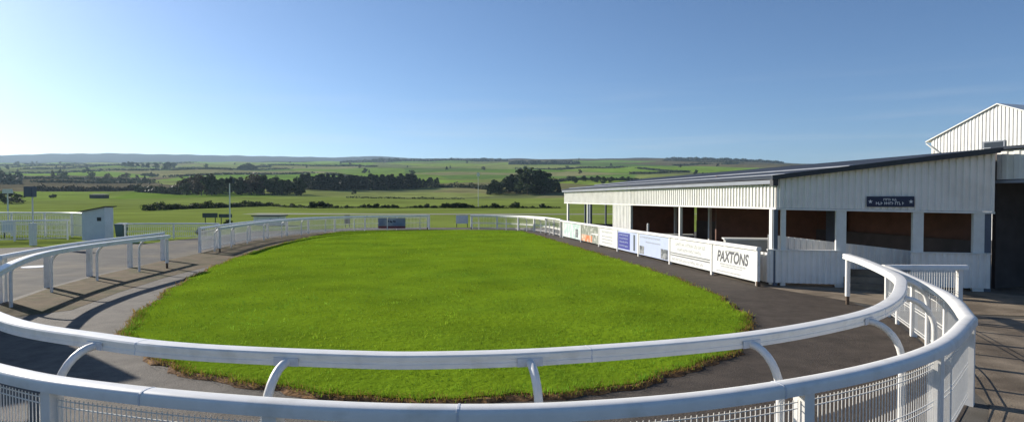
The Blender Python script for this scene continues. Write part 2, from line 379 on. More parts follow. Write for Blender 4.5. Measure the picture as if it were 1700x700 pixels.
def mesh_fence(label, path, h, posts, panels=True, pitch=.05, wr=.0033, psize=.10, name='mesh_fence', group=None, poff=0., pz=(.09,None), rail=RAIL_OUT, midrail=None, joints=()):
    q, _ = path.at(0)
    f = empty(name, (q.x,q.y,0), label, 'fence', group)
    b = MB(); b.sweep([(p.x,p.y,h-.1) for p in path.p], rail); b.build('top_rail', M['rail'], f, True)
    if midrail:
        b = MB(); b.sweep([(p.x,p.y,midrail) for p in path.p], [(-.025,0),(-.025,.06),(.025,.06),(.025,0)]); b.build('mid_rail', M['rail'], f)
    for s in joints:
        b = MB(); c0 = path.at(s-.008)[0]; c1 = path.at(s+.008)[0]; b.sweep([(c0.x,c0.y,h-.1025),(c1.x,c1.y,h-.1025)], [(x*1.05,z*1.05) for x,z in rail]); b.build('rail_joint', M['bracket'], f)
    for s in posts:
        q, t = path.at(s); add_post('post', (q.x,q.y), h-.1, psize, f, ax=(t.x,t.y))
    if panels:
        for s0, s1 in zip(posts, posts[1:]):
            g = psize/2+.012
            add_panel(f, path, s0+g, s1-g, pz[0], pz[1] or h-.16, pitch, wr, poff)
    return f
def spaced(s0, s1, d):
    n = max(1, round((s1-s0)/d)); return [s0+(s1-s0)*i/n for i in range(n+1)]
def running_rail(label, path, h, posts, side, name='running_rail', stub_ends=(), straight=False):
    # side: +1 when the posts stand to the right of travel
    q, _ = path.at(0); f = empty(name, (q.x,q.y,0), label, 'rail')
    b = MB(); b.sweep([(p.x,p.y,h-.135) for p in path.p], RAIL_INN); b.build('rail', M['rail'], f, True)
    for s in posts:
        q, t = path.at(s); w = Vector((t.y,-t.x,0))*side; b = MB()
        O = .42; zt = h-.085
        pts = [q+w*O+Vector((0,0,0)), q+w*O+Vector((0,0,zt-.40))]
        for k in range(1,9):
            a = k/8*math.pi/2; pts.append(q+w*(O-(O-.084)*(1-math.cos(a)))+Vector((0,0,zt-.40+.40*math.sin(a)))) 
        b.tube(pts, .037, 10); p = b.build('post', M['rail'], f, True)
        b = MB(); c = q+w*.088; b.box((c.x,c.y,zt+.005), (.22,.012,.07), (t.x,t.y))
        b.build('bracket', M['bracket'], p)
    for s in [p+.55 for p in posts[::2] if p+.6 < path.len]:
        b = MB(); c0 = path.at(s-.006)[0]; c1 = path.at(s+.006)[0]; b.sweep([(c0.x,c0.y,h-.1365),(c1.x,c1.y,h-.1365)], [(x*1.03,z*1.02) for x,z in RAIL_INN]); b.build('rail_joint', M['bracket'], f)
    for s in stub_ends:
        q, t = path.at(s); w = Vector((t.y,-t.x,0))*side
        b = MB(); b.tube([q+w*.02+Vector((0,0,.2)), q+w*.02+Vector((0,0,h-.135))], .055, 12); p = b.build('end_post', M['rail'], f, True)
        b = MB(); b.tube([q+w*.02+Vector((0,0,-.02)), q+w*.02+Vector((0,0,.2))], .04, 10); b.build('timber_stub', M['timber'], p, True)
    return f

pf = Path(OUT_FRONT, .15)
s65 = pf.near((-3.72,4.82)); s_end = pf.len
fr_posts = spaced(0, s65, 2.05) + [s65+2.06*k for k in (1,2,3)] + [pf.near((4.15,5.85)), s_end-.03]
mesh_fence('white curved mesh fence in the foreground, its rail running along the bottom edge', pf, 1.08, fr_posts, True, .048, .0031, .11, 'mesh_fence', poff=.0, joints=[s65+1.0, s65+3.4, s65+5.9])
ps = Path(OUT_SIDE, .2)
mesh_fence('white mesh fence running back from the sharp corner of the foreground fence', ps, 1.08, spaced(.05, ps.len-.03, 1.95), True, .05, .0034, .10)
pr = Path([(8.0,12.85),(10.0,12.55)], smooth=False)
p2 = Path([(7.95,12.95),(8.95,12.95)], smooth=False)
mesh_fence('short straight white mesh fence in front of the low wall under the navy sign', Path([(7.98,12.92),(9.72,12.86)], smooth=False), 1.09, [.1, 1.60], True, .05, .004, .09)
pl = Path(OUT_LEFT, .3)
mesh_fence('open white rail fence beside the grey tarmac on the left, nearest of the left side', pl, 1.15, spaced(.2, pl.len-.05, 2.45), False, psize=.13, name='rail_fence')
pfar = Path(OUT_FAR, .4)
mesh_fence('white mesh fence curving round the far left end of the oval lawn', pfar, 1.18, spaced(.06, pfar.len-.06, 2.5), True, .11, .009, .11)
prf = Path(OUT_RF, .4)
mesh_fence('white rail fence with a low middle rail at the far right end of the lawn', prf, 1.18, spaced(.06, prf.len-.06, 2.3), True, .13, .006, .11, name='rail_fence', midrail=.45)
pin = Path(INN, .15)
att = [pin.near(p) for p in ((-3.95,5.76),(-1.87,5.17),(.1,5.15),(2.2,5.78),(3.98,6.87))]
before = spaced(pin.near((-12.35,20.6)), att[0], 2.3)[:-1]; after = [att[-1]+2.1*k for k in (1,2,3)]
running_rail('white curved running rail on gooseneck posts inside the foreground mesh fence', pin, 1.2, before+att+[a for a in after if a < pin.len-1], 1 if pin.p[0].x < 0 else -1, stub_ends=(.06, pin.len-.06))
# inner rail of the far left stretch
INF = [(-13.6,28.0),(-14.2,32),(-14.55,36.5),(-14.2,41),(-13.1,44.2),(-10.9,46.8),(-8.8,47.8),(-6.75,48.5)]
pif = Path(INF, .4)
running_rail('white running rail inside the far left mesh fence, in front of its posts', pif, 1.18, spaced(.6, pif.len-.6, 2.5), -1, stub_ends=(.06, pif.len-.06))
INR = [(-3.4,49.2),(-1.6,48.6),(.2,47.0),(1.55,44.4),(2.3,41)]
pir = Path(INR, .4)
running_rail('white running rail inside the far right rail fence beside the lawn', pir, 1.18, spaced(.6, pir.len-.6, 2.3), -1, stub_ends=(.06, pir.len-.06))
# hoarding fence in front of the long shed
ph = Path([tuple(HO_A)[:2], tuple(HO_B)[:2]], smooth=False)
def hpos(px):
    a = (px-850)/1000; return (a*HO_A.y-HO_A.x)/(HD.x-a*HD.y)
bounds = [1258,1183,1113,1061,1026,995,965,935]
BS = [hpos(p) for p in bounds]
fh = mesh_fence('straight white rail fence that carries the advertising boards along the shed', ph, 1.13, [.05]+[s for s in BS[1:]], False, psize=.09, name='rail_fence')
for s in ([.05]):
    q,_ = ph.at(s); b = MB(); b.box((q.x-.01,q.y-.06,.07), (.1,.1,.14)); b.build('timber_stub', M['timber'], fh)

# ------------------------------------------------------------------ advertising boards
TDIR = -HD                                  # reading direction on the boards
NRM = Vector((-HD.y, HD.x, 0)).normalized()
if NRM.x > 0: NRM = -NRM
FONT_CACHE = {}
def text_mesh(txt, size, shear=0., bold=0.):
    cu = bpy.data.curves.new('lettering', 'FONT'); cu.body = txt; cu.size = size; cu.shear = shear; cu.offset = bold; cu.align_x = 'CENTER'; cu.align_y = 'CENTER'; cu.extrude = .001
    o = bpy.data.objects.new('lettering_source', cu); COL.objects.link(o)
    dg = bpy.context.evaluated_depsgraph_get(); dg.update()
    me = bpy.data.meshes.new_from_object(o.evaluated_get(dg)); bpy.data.objects.remove(o); bpy.data.curves.remove(cu)
    return me
def place_text(txt, size, c, xdir, nrm, m, parent, shear=0., bold=0., width=None):
    me = text_mesh(txt, size, shear, bold); me.materials.clear(); me.materials.append(m)
    X = Vector(xdir).normalized(); Z = Vector(nrm).normalized(); Yv = Vector((0,0,1))
    sx = 1.
    if width:
        xs = [v.co.x for v in me.vertices]; sx = width/(max(xs)-min(xs))
    for v in me.vertices: v.co = Vector(c) + X*(v.co.x*sx) + Yv*v.co.y + Z*v.co.z
    return link('lettering', me, parent)
def flat(name, c, w, h, xdir, nrm, m, parent, t=.003, skew=0.):
    X = Vector(xdir).normalized(); Z = Vector(nrm).normalized(); c = Vector(c); U = Vector((0,0,1))
    b = MB(); q = [c-X*w/2-U*h/2, c+X*w/2-U*h/2, c+X*w/2+U*h/2, c-X*w/2+U*h/2]; b.hexa(q, Z*t); return b.build(name, m, parent)
def word_marks(c, w, h, xdir, nrm, m, parent, seed, gap=.25, name='lettering'):
    # an unreadable line of print: glyph-sized strokes grouped in words
    rr = random.Random(seed); X = Vector(xdir).normalized(); Z = Vector(nrm).normalized(); U = Vector((0,0,1)); c = Vector(c); b = MB(); x = -w/2
    while x < w/2-h*.3:
        for _ in range(rr.randint(3,8)):
            gw = h*rr.uniform(.35,.65)
            if x+gw > w/2: break
            for (dx,dw,z0,z1) in ((0,gw*.3,-.5,.5),(0,gw,rr.choice((.3,-.5,-.1)),None)):
                z1 = z0+.22 if z1 is None else z1
                p = c+X*(x+dx); b.hexa([p+U*h*z0, p+X*dw+U*h*z0, p+X*dw+U*h*z1, p+U*h*z1], Z*(.002 if dw<gw else .0026))
            x += gw*1.25
        x += h*gap*1.6
    return b.build(name, m, parent)
def board(i, label, m, z0=.12, z1=1.0, name='advertising_board'):
    s0, s1 = BS[i]+.055, BS[i+1]-.055; c = HO_A+HD*((s0+s1)/2)+NRM*.012; w = s1-s0; h = z1-z0
    o = empty(name, (c.x,c.y,z0), label, 'advertising board', 'advertising boards on the fence')
    C = Vector((c.x,c.y,(z0+z1)/2)); flat('panel', C, w, h, TDIR, NRM, m, o, .012)
    P = lambda u, v: C + TDIR*(u*w) + Vector((0,0,v*h)) + NRM*.013
    return o, P, w, h
o, P, w, h = board(0, 'white advertising board with slanted grey PAXTONS lettering, nearest the camera', M['board'])
place_text('PAXTONS', .47, P(-.02,.12), TDIR, NRM, M['greytext'], o, .22, .016, w*.74)
word_marks(P(.0,-.14), w*.6, .05, TDIR, NRM, M['faint'], o, 3); word_marks(P(-.02,-.22), w*.5, .04, TDIR, NRM, M['faint'], o, 4)
word_marks(P(0,.36), w*.3, .03, TDIR, NRM, M['faint'], o, 5); word_marks(P(-.1,-.40), w*.6, .035, TDIR, NRM, M['faint'], o, 6)
o, P, w, h = board(1, 'white board with two grey lines of print above a dark double stripe', M['board'])
word_marks(P(.02,.30), w*.74, .12, TDIR, NRM, M['faint'], o, 11); word_marks(P(0,.08), w*.6, .10, TDIR, NRM, M['faint'], o, 12)
flat('stripe', P(0,-.10), w*.97, .035, TDIR, NRM, M['greytext'], o); flat('stripe', P(0,-.19), w*.97, .035, TDIR, NRM, M['greytext'], o)
word_marks(P(-.05,-.36), w*.8, .09, TDIR, NRM, M['faint'], o, 13)
M['palebl'] = mat('pale_blue_print', (.50,.56,.74), .4, .06, 3); M['photo'] = mat('dark_photo_print', (.09,.10,.11), .45, .6, 9, col2=(.35,.36,.36), c2scale=6)
M['royal'] = mat('royal_blue_print', (.05,.055,.30), .4, .08, 4); M['mint'] = mat('pale_mint_print', (.50,.64,.60), .4, .12, 3, col2=(.72,.76,.72), c2scale=3)
M['orange'] = mat('orange_print', (.66,.20,.07), .45, .2, 5, col2=(.75,.55,.4), c2scale=4); M['greygreen'] = mat('grey_green_print', (.22,.24,.19), .45, .35, 5, col2=(.5,.5,.44), c2scale=4)
o, P, w, h = board(2, 'pale blue board with dark photos printed in both lower corners', M['palebl'])
word_marks(P(-.1,.36), w*.7, .07, TDIR, NRM, M['faint'], o, 21); word_marks(P(0,.15), w*.5, .05, TDIR, NRM, M['faint'], o, 22)
flat('photo_print', P(-.39,-.26), w*.16, h*.38, TDIR, NRM, M['photo'], o); flat('photo_print', P(.36,-.25), w*.22, h*.44, TDIR, NRM, M['photo'], o)
flat('border', P(-.485,0), w*.025, h*.98, TDIR, NRM, M['board'], o)
o, P, w, h = board(3, 'royal blue board with white print and a pale right edge', M['palebl'])
flat('blue_field', P(-.18,.0), w*.60, h*.84, TDIR, NRM, M['royal'], o); 
for k, v in enumerate((.3,.12,-.06,-.26)): word_marks(P(-.18,v)+NRM*.004, w*.46, .075, TDIR, NRM, M['palebl'], o, 31+k)
flat('stripe', P(.33,.0), w*.08, h*.8, TDIR, NRM, M['signdark'], o)
o, P, w, h = board(4, 'plain white board with a few thin lines of print beside the royal blue one', M['board'])
for k, (v,s) in enumerate(((.3,.09),(.05,.06),(-.12,.06),(-.3,.05))): word_marks(P(-.03,v), w*.6, s, TDIR, NRM, M['faint'], o, 41+k)
o, P, w, h = board(5, 'board with a grey green picture and an orange lower half', M['greygreen'])
flat('orange_field', P(-.15,-.28), w*.62, h*.40, TDIR, NRM, M['orange'], o); flat('border', P(.3,.06), w*.36, h*.08, TDIR, NRM, M['board'], o)
o, P, w, h = board(6, 'pale mint advertising board at the far end of the row', M['mint'])
flat('photo_print', P(.3,-.1), w*.14, h*.55, TDIR, NRM, M['photo'], o); flat('border', P(-.46,0), w*.07, h*.98, TDIR, NRM, M['board'], o)

# weighing hut just past the left edge: it shades the walk at the lower left
WA = Vector((-13.4,14.0,0)); WD = Vector((-.62,-.78,0)).normalized(); WN = Vector((WD.y,-WD.x,0)); WP = lambda u, v, z: WA+WD*u+WN*v+Vector((0,0,z))
wh = empty('weighing_hut', (WA.x,WA.y,0), 'white flat-roofed hut just past the left edge that shades the walk', 'hut')
b = MB(); b.hexa([WP(0,0,0),WP(6,0,0),WP(6,3.2,0),WP(0,3.2,0)], (0,0,3.75)); b.build('wall', M['clad'], wh)
b = MB(); b.hexa([WP(-.2,-.2,3.76),WP(6.2,-.2,3.76),WP(6.2,3.4,3.76),WP(-.2,3.4,3.76)], (0,0,.2)); b.build('roof', M['dark'], wh)
b = MB(); b.hexa([WP(2.5,-.03,.02),WP(3.4,-.03,.02),WP(3.4,-.03,2.0),WP(2.5,-.03,2.0)], -WN*.05 if False else WN*.028); b.build('door', M['bluepost'], wh)

# ------------------------------------------------------------------ long shed
C0 = Vector((7.6,17.3,0)); C1 = Vector((12.9,16.1,0)); LEN = 23.6
C2 = C0+HD*LEN; C3 = C1+HD*LEN; FD = (C1-C0).normalized(); FW = (C1-C0).length; FN = Vector((FD.y,-FD.x,0))
if FN.y > 0: FN = -FN
SN = NRM
def fr(t, z, o=0.): p = C0+(C1-C0)*t+FN*o; return Vector((p.x,p.y,z))
def sd_(s, z, o=0.): p = C0+HD*s+SN*o; return Vector((p.x,p.y,z))
def ribbed(b, A, B, zb, zt, nrm, pitch=.2, depth=.028, thick=.02):
    # profiled sheet between ground points A and B; zb, zt: functions of 0..1
    A = Vector((A[0],A[1],0)); B = Vector((B[0],B[1],0)); Lg = (B-A).length; n = max(1, round(Lg/pitch)); pts = []
    for i in range(n):
        for u, d in ((0,0),(.34,0),(.46,1),(.86,1),(.98,0)): pts.append(((i+u)/n, d*depth))
    pts.append((1.,0)); nrm = Vector(nrm); o = len(b.v)
    for u, d in pts:
        p = A.lerp(B,u)+nrm*d; b.v.append((p.x,p.y,zb(u))); b.v.append((p.x,p.y,zt(u)))
        p = A.lerp(B,u)-nrm*thick; b.v.append((p.x,p.y,zb(u))); b.v.append((p.x,p.y,zt(u)))
    for i in range(len(pts)-1):
        k = o+i*4; b.f += [(k,k+4,k+5,k+1),(k+2,k+3,k+7,k+6),(k,k+2,k+6,k+4),(k+1,k+5,k+7,k+3)]
    e = o+(len(pts)-1)*4; b.f += [(o,o+1,o+3,o+2),(e,e+2,e+3,e+1)]
shed = empty('long_shed', (C0.x,C0.y,0), 'long low white open-fronted shed with dark sloping roof beside the advertising boards', 'building')
b = MB(); ribbed(b, fr(0,0), fr(1,0), lambda u: 2.25+(2.16-2.25)*u, lambda u: 3.07+(3.72-3.07)*u, FN, .165, .034); b.build('front_cladding', M['cladshade'], shed)
b = MB(); ribbed(b, sd_(.06,0), sd_(LEN,0), lambda u: 2.26, lambda u: 2.92, SN, .18, .034); b.build('side_cladding', M['clad'], shed)
b = MB(); b.hexa([fr(0,2.19,.03),fr(1,2.10,.03),fr(1,2.155,.03),fr(0,2.245,.03)], FN*-.08); b.build('lintel_trim', M['postg'], shed)
b = MB(); b.hexa([sd_(0,2.20,.03),sd_(LEN,2.20,.03),sd_(LEN,2.255,.03),sd_(0,2.255,.03)], SN*-.08); b.build('lintel_trim', M['clad'], shed)
# roof with pale flashings and a gutter
OV = .22
def rf(s, w, dz=0.):   # s along the length from the front, w across 0 (eaves) .. 1 (ridge)
    p = C0.lerp(C1, w)+HD*s; return Vector((p.x,p.y,3.09+(3.78-3.09)*w+dz))
b = MB(); b.hexa([rf(-OV,-.04),rf(-OV,1.0),rf(LEN,1.0),rf(LEN,-.04)], (0,0,.07)); roof = b.build('roof', M['roof'], shed)
for w0, w1, dz in ((.05,.075,.074),(.36,.385,.074)):
    b = MB(); b.hexa([rf(.1,w0,dz),rf(.1,w1,dz),rf(LEN-.1,w1,dz),rf(LEN-.1,w0,dz)], (0,0,.03)); b.build('flashing', M['roofl'], roof)
b = MB(); b.hexa([fr(-.03,3.04,.06),fr(1.0,3.71,.06),fr(1.0,3.85,.06),fr(-.03,3.17,.06)], FN*.19); b.build('barge_board', M['dark'], roof)
b = MB(); b.sweep([tuple(sd_(.02,2.93,.12)), tuple(sd_(LEN,2.95,.12))], [(-.06,.0),(-.06,.11),(.06,.11),(.06,.0)]); g = b.build('gutter', M['roofl'], shed)
b = MB(); q = sd_(-.05,2.98,.12); b.box(q, (.15,.16,.22), (HD.x,HD.y)); b.build('gutter_end', M['dark'], g)
# posts
def shed_post(p, z0, z1, sx, sy, ax, m): b = MB(); b.box((p.x,p.y,(z0+z1)/2), (sx,sy,z1-z0), (ax.x,ax.y)); return b.build('post', m, shed)
def tof(px): a = (px-850)/1000; return (C0.y*a-C0.x)/((C1.x-C0.x)-a*(C1.y-C0.y))
for px, wd in ((1301,.13),(1397,.26),(1525,.26),(1626,.26)):
    t = tof(px); shed_post(fr(t,0,-.06), 0, 2.2-.09*t, wd, .12, FD, M['postg'])
shed_post(sd_(.22,0,-.02), 0, 2.2, .14, .12, HD, M['clad'])
shed_post(fr(tof(1288),0,-.02), 0, 2.2, .11, .09, FD, M['bluepost'])
shed_post(fr(tof(1642),0,-.08), 0, 2.1, .16, .1, FD, M['bluepost'])
def sof(px):
    a = (px-850)/1000; return (a*C0.y-C0.x)/(HD.x-a*HD.y)
for px, wd, m in ((1128,.11,'clad'),(1046,.14,'postg'),(979,.28,'bluepost'),(975,.12,'postg'),(942,.22,'clad')):
    shed_post(sd_(min(sof(px),LEN-.1),0,-.05), 0, 2.2, wd, .11, HD, M[m])
b = MB(); s0, s1 = sof(1044), sof(1018); ribbed(b, sd_(s0,0), sd_(s1,0), lambda u: .0, lambda u: 2.19, SN); b.build('wall_panel', M['clad'], shed)
# low walls
b = MB(); ribbed(b, fr(-.045,0,.02), fr(tof(1396),0,.02), lambda u: .10, lambda u: 1.02, FN, .165, .034); w = b.build('low_wall', M['cladshade'], shed)
b = MB(); b.hexa([fr(-.045,1.024,.07),fr(tof(1396),1.024,.07),fr(tof(1396),1.055,.07),fr(-.045,1.055,.07)], FN*-.14); b.build('wall_cap', M['clad'], w)
b = MB(); ribbed(b, fr(tof(1513),0,.02), fr(tof(1645),0,.02), lambda u: .10, lambda u: 1.02, FN, .165, .034); w = b.build('low_wall', M['cladshade'], shed)
b = MB(); b.hexa([fr(tof(1513),1.024,.07),fr(tof(1645),1.024,.07),fr(tof(1645),1.05,.07),fr(tof(1513),1.05,.07)], FN*-.14); b.build('wall_cap', M['postg'], w)
b = MB(); ribbed(b, sd_(.3,0,.0), sd_(sof(1018)-.05,0,.0), lambda u: .05, lambda u: .92, SN); b.build('low_wall', M['clad'], shed)
# inside: floor, back wall, ramp side, brick wall
ins = lambda s, w: (C0.lerp(C1,w)+HD*s)
b = MB(); b.hexa([ins(.1,.02)+Vector((0,0,.016)), ins(.1,.99)+Vector((0,0,.016)), ins(LEN-.1,.99)+Vector((0,0,.016)), ins(LEN-.1,.02)+Vector((0,0,.016))], (0,0,.03)); b.build('inner_floor', M['conc'], shed)
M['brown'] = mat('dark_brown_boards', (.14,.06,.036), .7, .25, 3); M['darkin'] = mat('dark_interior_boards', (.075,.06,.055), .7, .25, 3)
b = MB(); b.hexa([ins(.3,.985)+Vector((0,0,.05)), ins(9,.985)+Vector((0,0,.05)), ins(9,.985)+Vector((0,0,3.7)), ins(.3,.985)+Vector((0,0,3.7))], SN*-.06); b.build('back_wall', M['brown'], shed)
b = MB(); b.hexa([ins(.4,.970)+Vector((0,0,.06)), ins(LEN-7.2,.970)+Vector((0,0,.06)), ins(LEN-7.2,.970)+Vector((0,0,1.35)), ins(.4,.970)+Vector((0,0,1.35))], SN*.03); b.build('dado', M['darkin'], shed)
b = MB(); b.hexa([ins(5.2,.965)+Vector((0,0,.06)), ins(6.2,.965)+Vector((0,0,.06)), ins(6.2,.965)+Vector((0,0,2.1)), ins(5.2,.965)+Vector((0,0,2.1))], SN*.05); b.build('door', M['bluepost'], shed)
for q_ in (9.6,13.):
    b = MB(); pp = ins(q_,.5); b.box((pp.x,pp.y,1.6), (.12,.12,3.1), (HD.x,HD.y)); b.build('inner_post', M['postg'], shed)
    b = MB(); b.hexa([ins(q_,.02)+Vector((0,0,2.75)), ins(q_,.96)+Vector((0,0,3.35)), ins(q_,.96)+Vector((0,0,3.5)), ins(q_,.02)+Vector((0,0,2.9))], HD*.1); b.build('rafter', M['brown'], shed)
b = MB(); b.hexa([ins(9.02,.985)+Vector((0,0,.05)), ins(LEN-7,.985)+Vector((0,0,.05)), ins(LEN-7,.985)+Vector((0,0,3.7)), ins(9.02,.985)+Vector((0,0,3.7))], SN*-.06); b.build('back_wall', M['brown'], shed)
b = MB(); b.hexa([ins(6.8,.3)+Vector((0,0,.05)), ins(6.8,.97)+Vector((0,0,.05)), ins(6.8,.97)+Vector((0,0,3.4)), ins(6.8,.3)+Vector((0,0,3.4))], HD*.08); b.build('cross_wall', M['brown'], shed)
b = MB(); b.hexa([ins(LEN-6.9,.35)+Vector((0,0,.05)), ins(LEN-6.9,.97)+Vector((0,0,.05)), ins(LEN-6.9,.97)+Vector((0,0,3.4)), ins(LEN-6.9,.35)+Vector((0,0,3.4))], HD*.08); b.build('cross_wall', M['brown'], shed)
b = MB(); A, B = ins(.7,.03), ins(.8,.745); ribbed(b, A, B, lambda u: .05, lambda u: 1.44-.42*u, FN, .165, .034); b.build('ramp_side', M['cladshade'], shed)
b = MB(); b.hexa([ins(LEN-.03,.0)+Vector((0,0,.05)), ins(LEN-.03,.95)+Vector((0,0,.05)), ins(LEN-.03,.95)+Vector((0,0,.85)), ins(LEN-.03,.0)+Vector((0,0,.85))], HD*-.06); b.build('low_wall', M['darkin'], shed)
for wv in (.25,.5,.75,.97): p = ins(LEN-.1, wv); shed_post(p, 0, 3.1+.6*wv, .1, .1, HD, M['bluepost'])
# entrance steps between the low walls
b = MB()
for k in range(3):
    t0, t1 = tof(1402), tof(1510); z = .16*(k+1); q0, q1 = fr(t0,0,.02-.3*k+.3), fr(t1,0,.02-.3*k+.3)
    b.hexa([q0+Vector((0,0,.012)), q1+Vector((0,0,.012)), q1+Vector((0,0,z)), q0+Vector((0,0,z))], FN*-.296)
st = tag(b.build('steps', M['conc']), 'three concrete steps into the shed between its two low front walls', 'steps')
# sign
t0, t1 = tof(1438), tof(1516); c = fr((t0+t1)/2, 2.425, .04); W = (t1-t0)*FW
sg = empty('wall_sign', (c.x,c.y,2.3), 'navy sign with two white stars on the shed front', 'sign')
flat('panel', c, W, .29, FD, FN, M['sign'], sg, .03)
cc = c+FN*.031
word_marks(cc+Vector((0,0,.055)), W*.30, .062, FD, FN, M['white'], sg, 71); word_marks(cc+Vector((0,0,-.045)), W*.62, .078, FD, FN, M['white'], sg, 72)
for sgn in (-1,1):
    b = MB(); ce = cc+FD*(sgn*W*.43); vs = []
    for k in range(10):
        a = math.pi/2+k*math.pi/5; r = .06 if k%2==0 else .025; vs.append(ce+FD*(r*math.cos(a))+Vector((0,0,r*math.sin(a)))+FN*.002)
    b.v = [tuple(v) for v in vs]+[tuple(ce+FN*.004)]; b.f = [(k,(k+1)%10,10) for k in range(10)]; b.build('star', M['white'], sg)
# furniture inside the shed
def table(name, c, w, d, h, m, label, cat):
    o = empty(name, (c.x,c.y,.046), label, cat); b = MB(); b.box((c.x,c.y,h), (w,d,.05), (FD.x,FD.y)); b.build('top', m, o)
    for sx in (-1,1):
        for sy in (-1,1):
            p = c+FD*(sx*(w/2-.05))+HD*(sy*(d/2-.05)); b = MB(); b.box((p.x,p.y,.046+(h-.07)/2), (.05,.05,h-.07), (FD.x,FD.y)); b.build('leg', m, o)
    return o
table('table', ins(8.2,.14), 1.3, .7, .95+.05, M['table'], 'pale table with thin legs inside the dark shed bay', 'table')
p = ins(2.9,.16); ct = empty('counter', (p.x,p.y,.046), 'pale serving counter in the shed bay nearest its corner', 'counter')
b = MB(); b.box((p.x,p.y,.60), (1.7,.6,1.1), (FD.x,FD.y)); b.build('body', M['table'], ct); b = MB(); b.box((p.x,p.y,1.175), (1.8,.7,.045), (FD.x,FD.y)); b.build('top', M['postg'], ct)
q = ins(9.7,-.005+.03); o = empty('bollard', (q.x,q.y,.046), 'short white post standing just inside the dark shed opening', 'post')
b = MB(); b.tube([(q.x,q.y,.046),(q.x,q.y,1.38)], .05, 10); b.build('shaft', M['clad'], o, True); b = MB(); b.tube([(q.x,q.y,1.38),(q.x,q.y,1.41)], [.055,.03], 10); b.build('cap', M['clad'], o, True)

# ------------------------------------------------------------------ covered way at the right edge and gabled hall
E0 = Vector((13.12,16.32,0)); ED = Vector((.3,-.954,0)).normalized(); EN = Vector((-.954,-.3,0)).normalized()
hall = empty('covered_way', (E0.x,E0.y,0), 'dark covered passage under a white fascia at the right edge', 'building')
e = lambda s, z, o=0.: E0+ED*s+EN*o+Vector((0,0,z))
b = MB(); ribbed(b, e(0,0), e(6,0), lambda u: 3.02, lambda u: 3.80, EN, .3, .02); b.build('fascia', M['clad'], hall)
b = MB(); b.hexa([e(-.02,2.92,.05),e(6,2.92,.05),e(6,3.0,.05),e(-.02,3.0,.05)], EN*-.1); b.build('lintel_trim', M['roofl'], hall)
b = MB(); b.hexa([e(-.1,3.82,.1),e(6,3.82,.1),e(6,3.82,-9),e(-.1,3.82,-9)], (0,0,.08)); b.build('roof', M['roof'], hall)
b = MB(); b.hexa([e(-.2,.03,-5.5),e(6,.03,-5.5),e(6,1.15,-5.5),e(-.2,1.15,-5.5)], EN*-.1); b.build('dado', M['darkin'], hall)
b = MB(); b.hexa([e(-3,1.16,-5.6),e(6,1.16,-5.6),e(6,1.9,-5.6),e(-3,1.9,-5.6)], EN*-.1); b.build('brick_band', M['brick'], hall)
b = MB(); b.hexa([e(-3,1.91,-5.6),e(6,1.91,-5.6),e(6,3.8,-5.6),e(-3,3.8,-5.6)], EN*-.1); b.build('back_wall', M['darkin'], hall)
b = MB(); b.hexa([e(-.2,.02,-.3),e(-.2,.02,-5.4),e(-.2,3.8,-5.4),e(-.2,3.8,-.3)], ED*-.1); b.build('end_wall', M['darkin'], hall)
BA = Vector((27.8,40,0)); BD = Vector((.3,-.954,0)).normalized(); BN = Vector((-.954,-.3,0)).normalized(); BW = 8.2; ZE, ZA = 6.38, 8.1
barn = empty('gabled_hall', (BA.x,BA.y,0), 'tall white corrugated hall with a shallow gable behind the shed', 'building')
gz = lambda u: ZE+(ZA-ZE)*(1-abs(2*u-1))
b = MB(); ribbed(b, BA, BA+BD*(BW/2), lambda u: 4.95, lambda u: ZE+(ZA-ZE)*u, BN, .22, .03); ribbed(b, BA+BD*(BW/2), BA+BD*BW, lambda u: 4.95, lambda u: ZA-(ZA-ZE)*u, BN, .22, .03); b.build('gable_cladding', M['clad'], barn)
bq = lambda s, z, o=0.: BA+BD*s+BN*o+Vector((0,0,z))
b = MB(); b.hexa([bq(0,0,-.02),bq(BW,0,-.02),bq(BW,4.9,-.02),bq(0,4.9,-.02)], BN*-.1); b.build('lower_wall', M['clad'], barn)
b = MB(); b.hexa([bq(0,4.9,.05),bq(BW,4.9,.05),bq(BW,4.95,.05),bq(0,4.95,.05)], BN*-.1); b.build('trim', M['roofl'], barn)
for s0, s1 in ((-.35,BW/2),(BW+.35,BW/2)):
    z0 = ZE-.15+.02; b = MB(); b.hexa([bq(s0,z0,.12),bq(s1,ZA+.03,.12),bq(s1,ZA+.03,-14),bq(s0,z0,-14)], (0,0,.07)); b.build('roof', M['postg'], barn)
b = MB(); b.hexa([bq(-.0,0,-.13),bq(-.0,ZE,-.13),bq(-.0,ZE,-13.9),bq(-.0,0,-13.9)], BD*.1); b.build('side_wall', M['clad'], barn)
b = MB(); b.tube([bq(-.28,ZE-.2,.1),bq(.1,ZE-.5,.12),bq(.75,ZE-1.0,.12),bq(.75,0,.12)], .05, 8); b.build('drain_pipe', M['postg'], barn, True)
b = MB(); b.hexa([bq(3.3,5.55,.03),bq(4.55,5.55,.03),bq(4.55,5.98,.03),bq(3.3,5.98,.03)], BN*.05); wn = b.build('window', M['roofl'], barn)
b = MB(); b.hexa([bq(3.4,5.62,.085),bq(4.45,5.62,.085),bq(4.45,5.9,.085),bq(3.4,5.9,.085)], BN*.01); b.build('pane', M['glass'], wn)

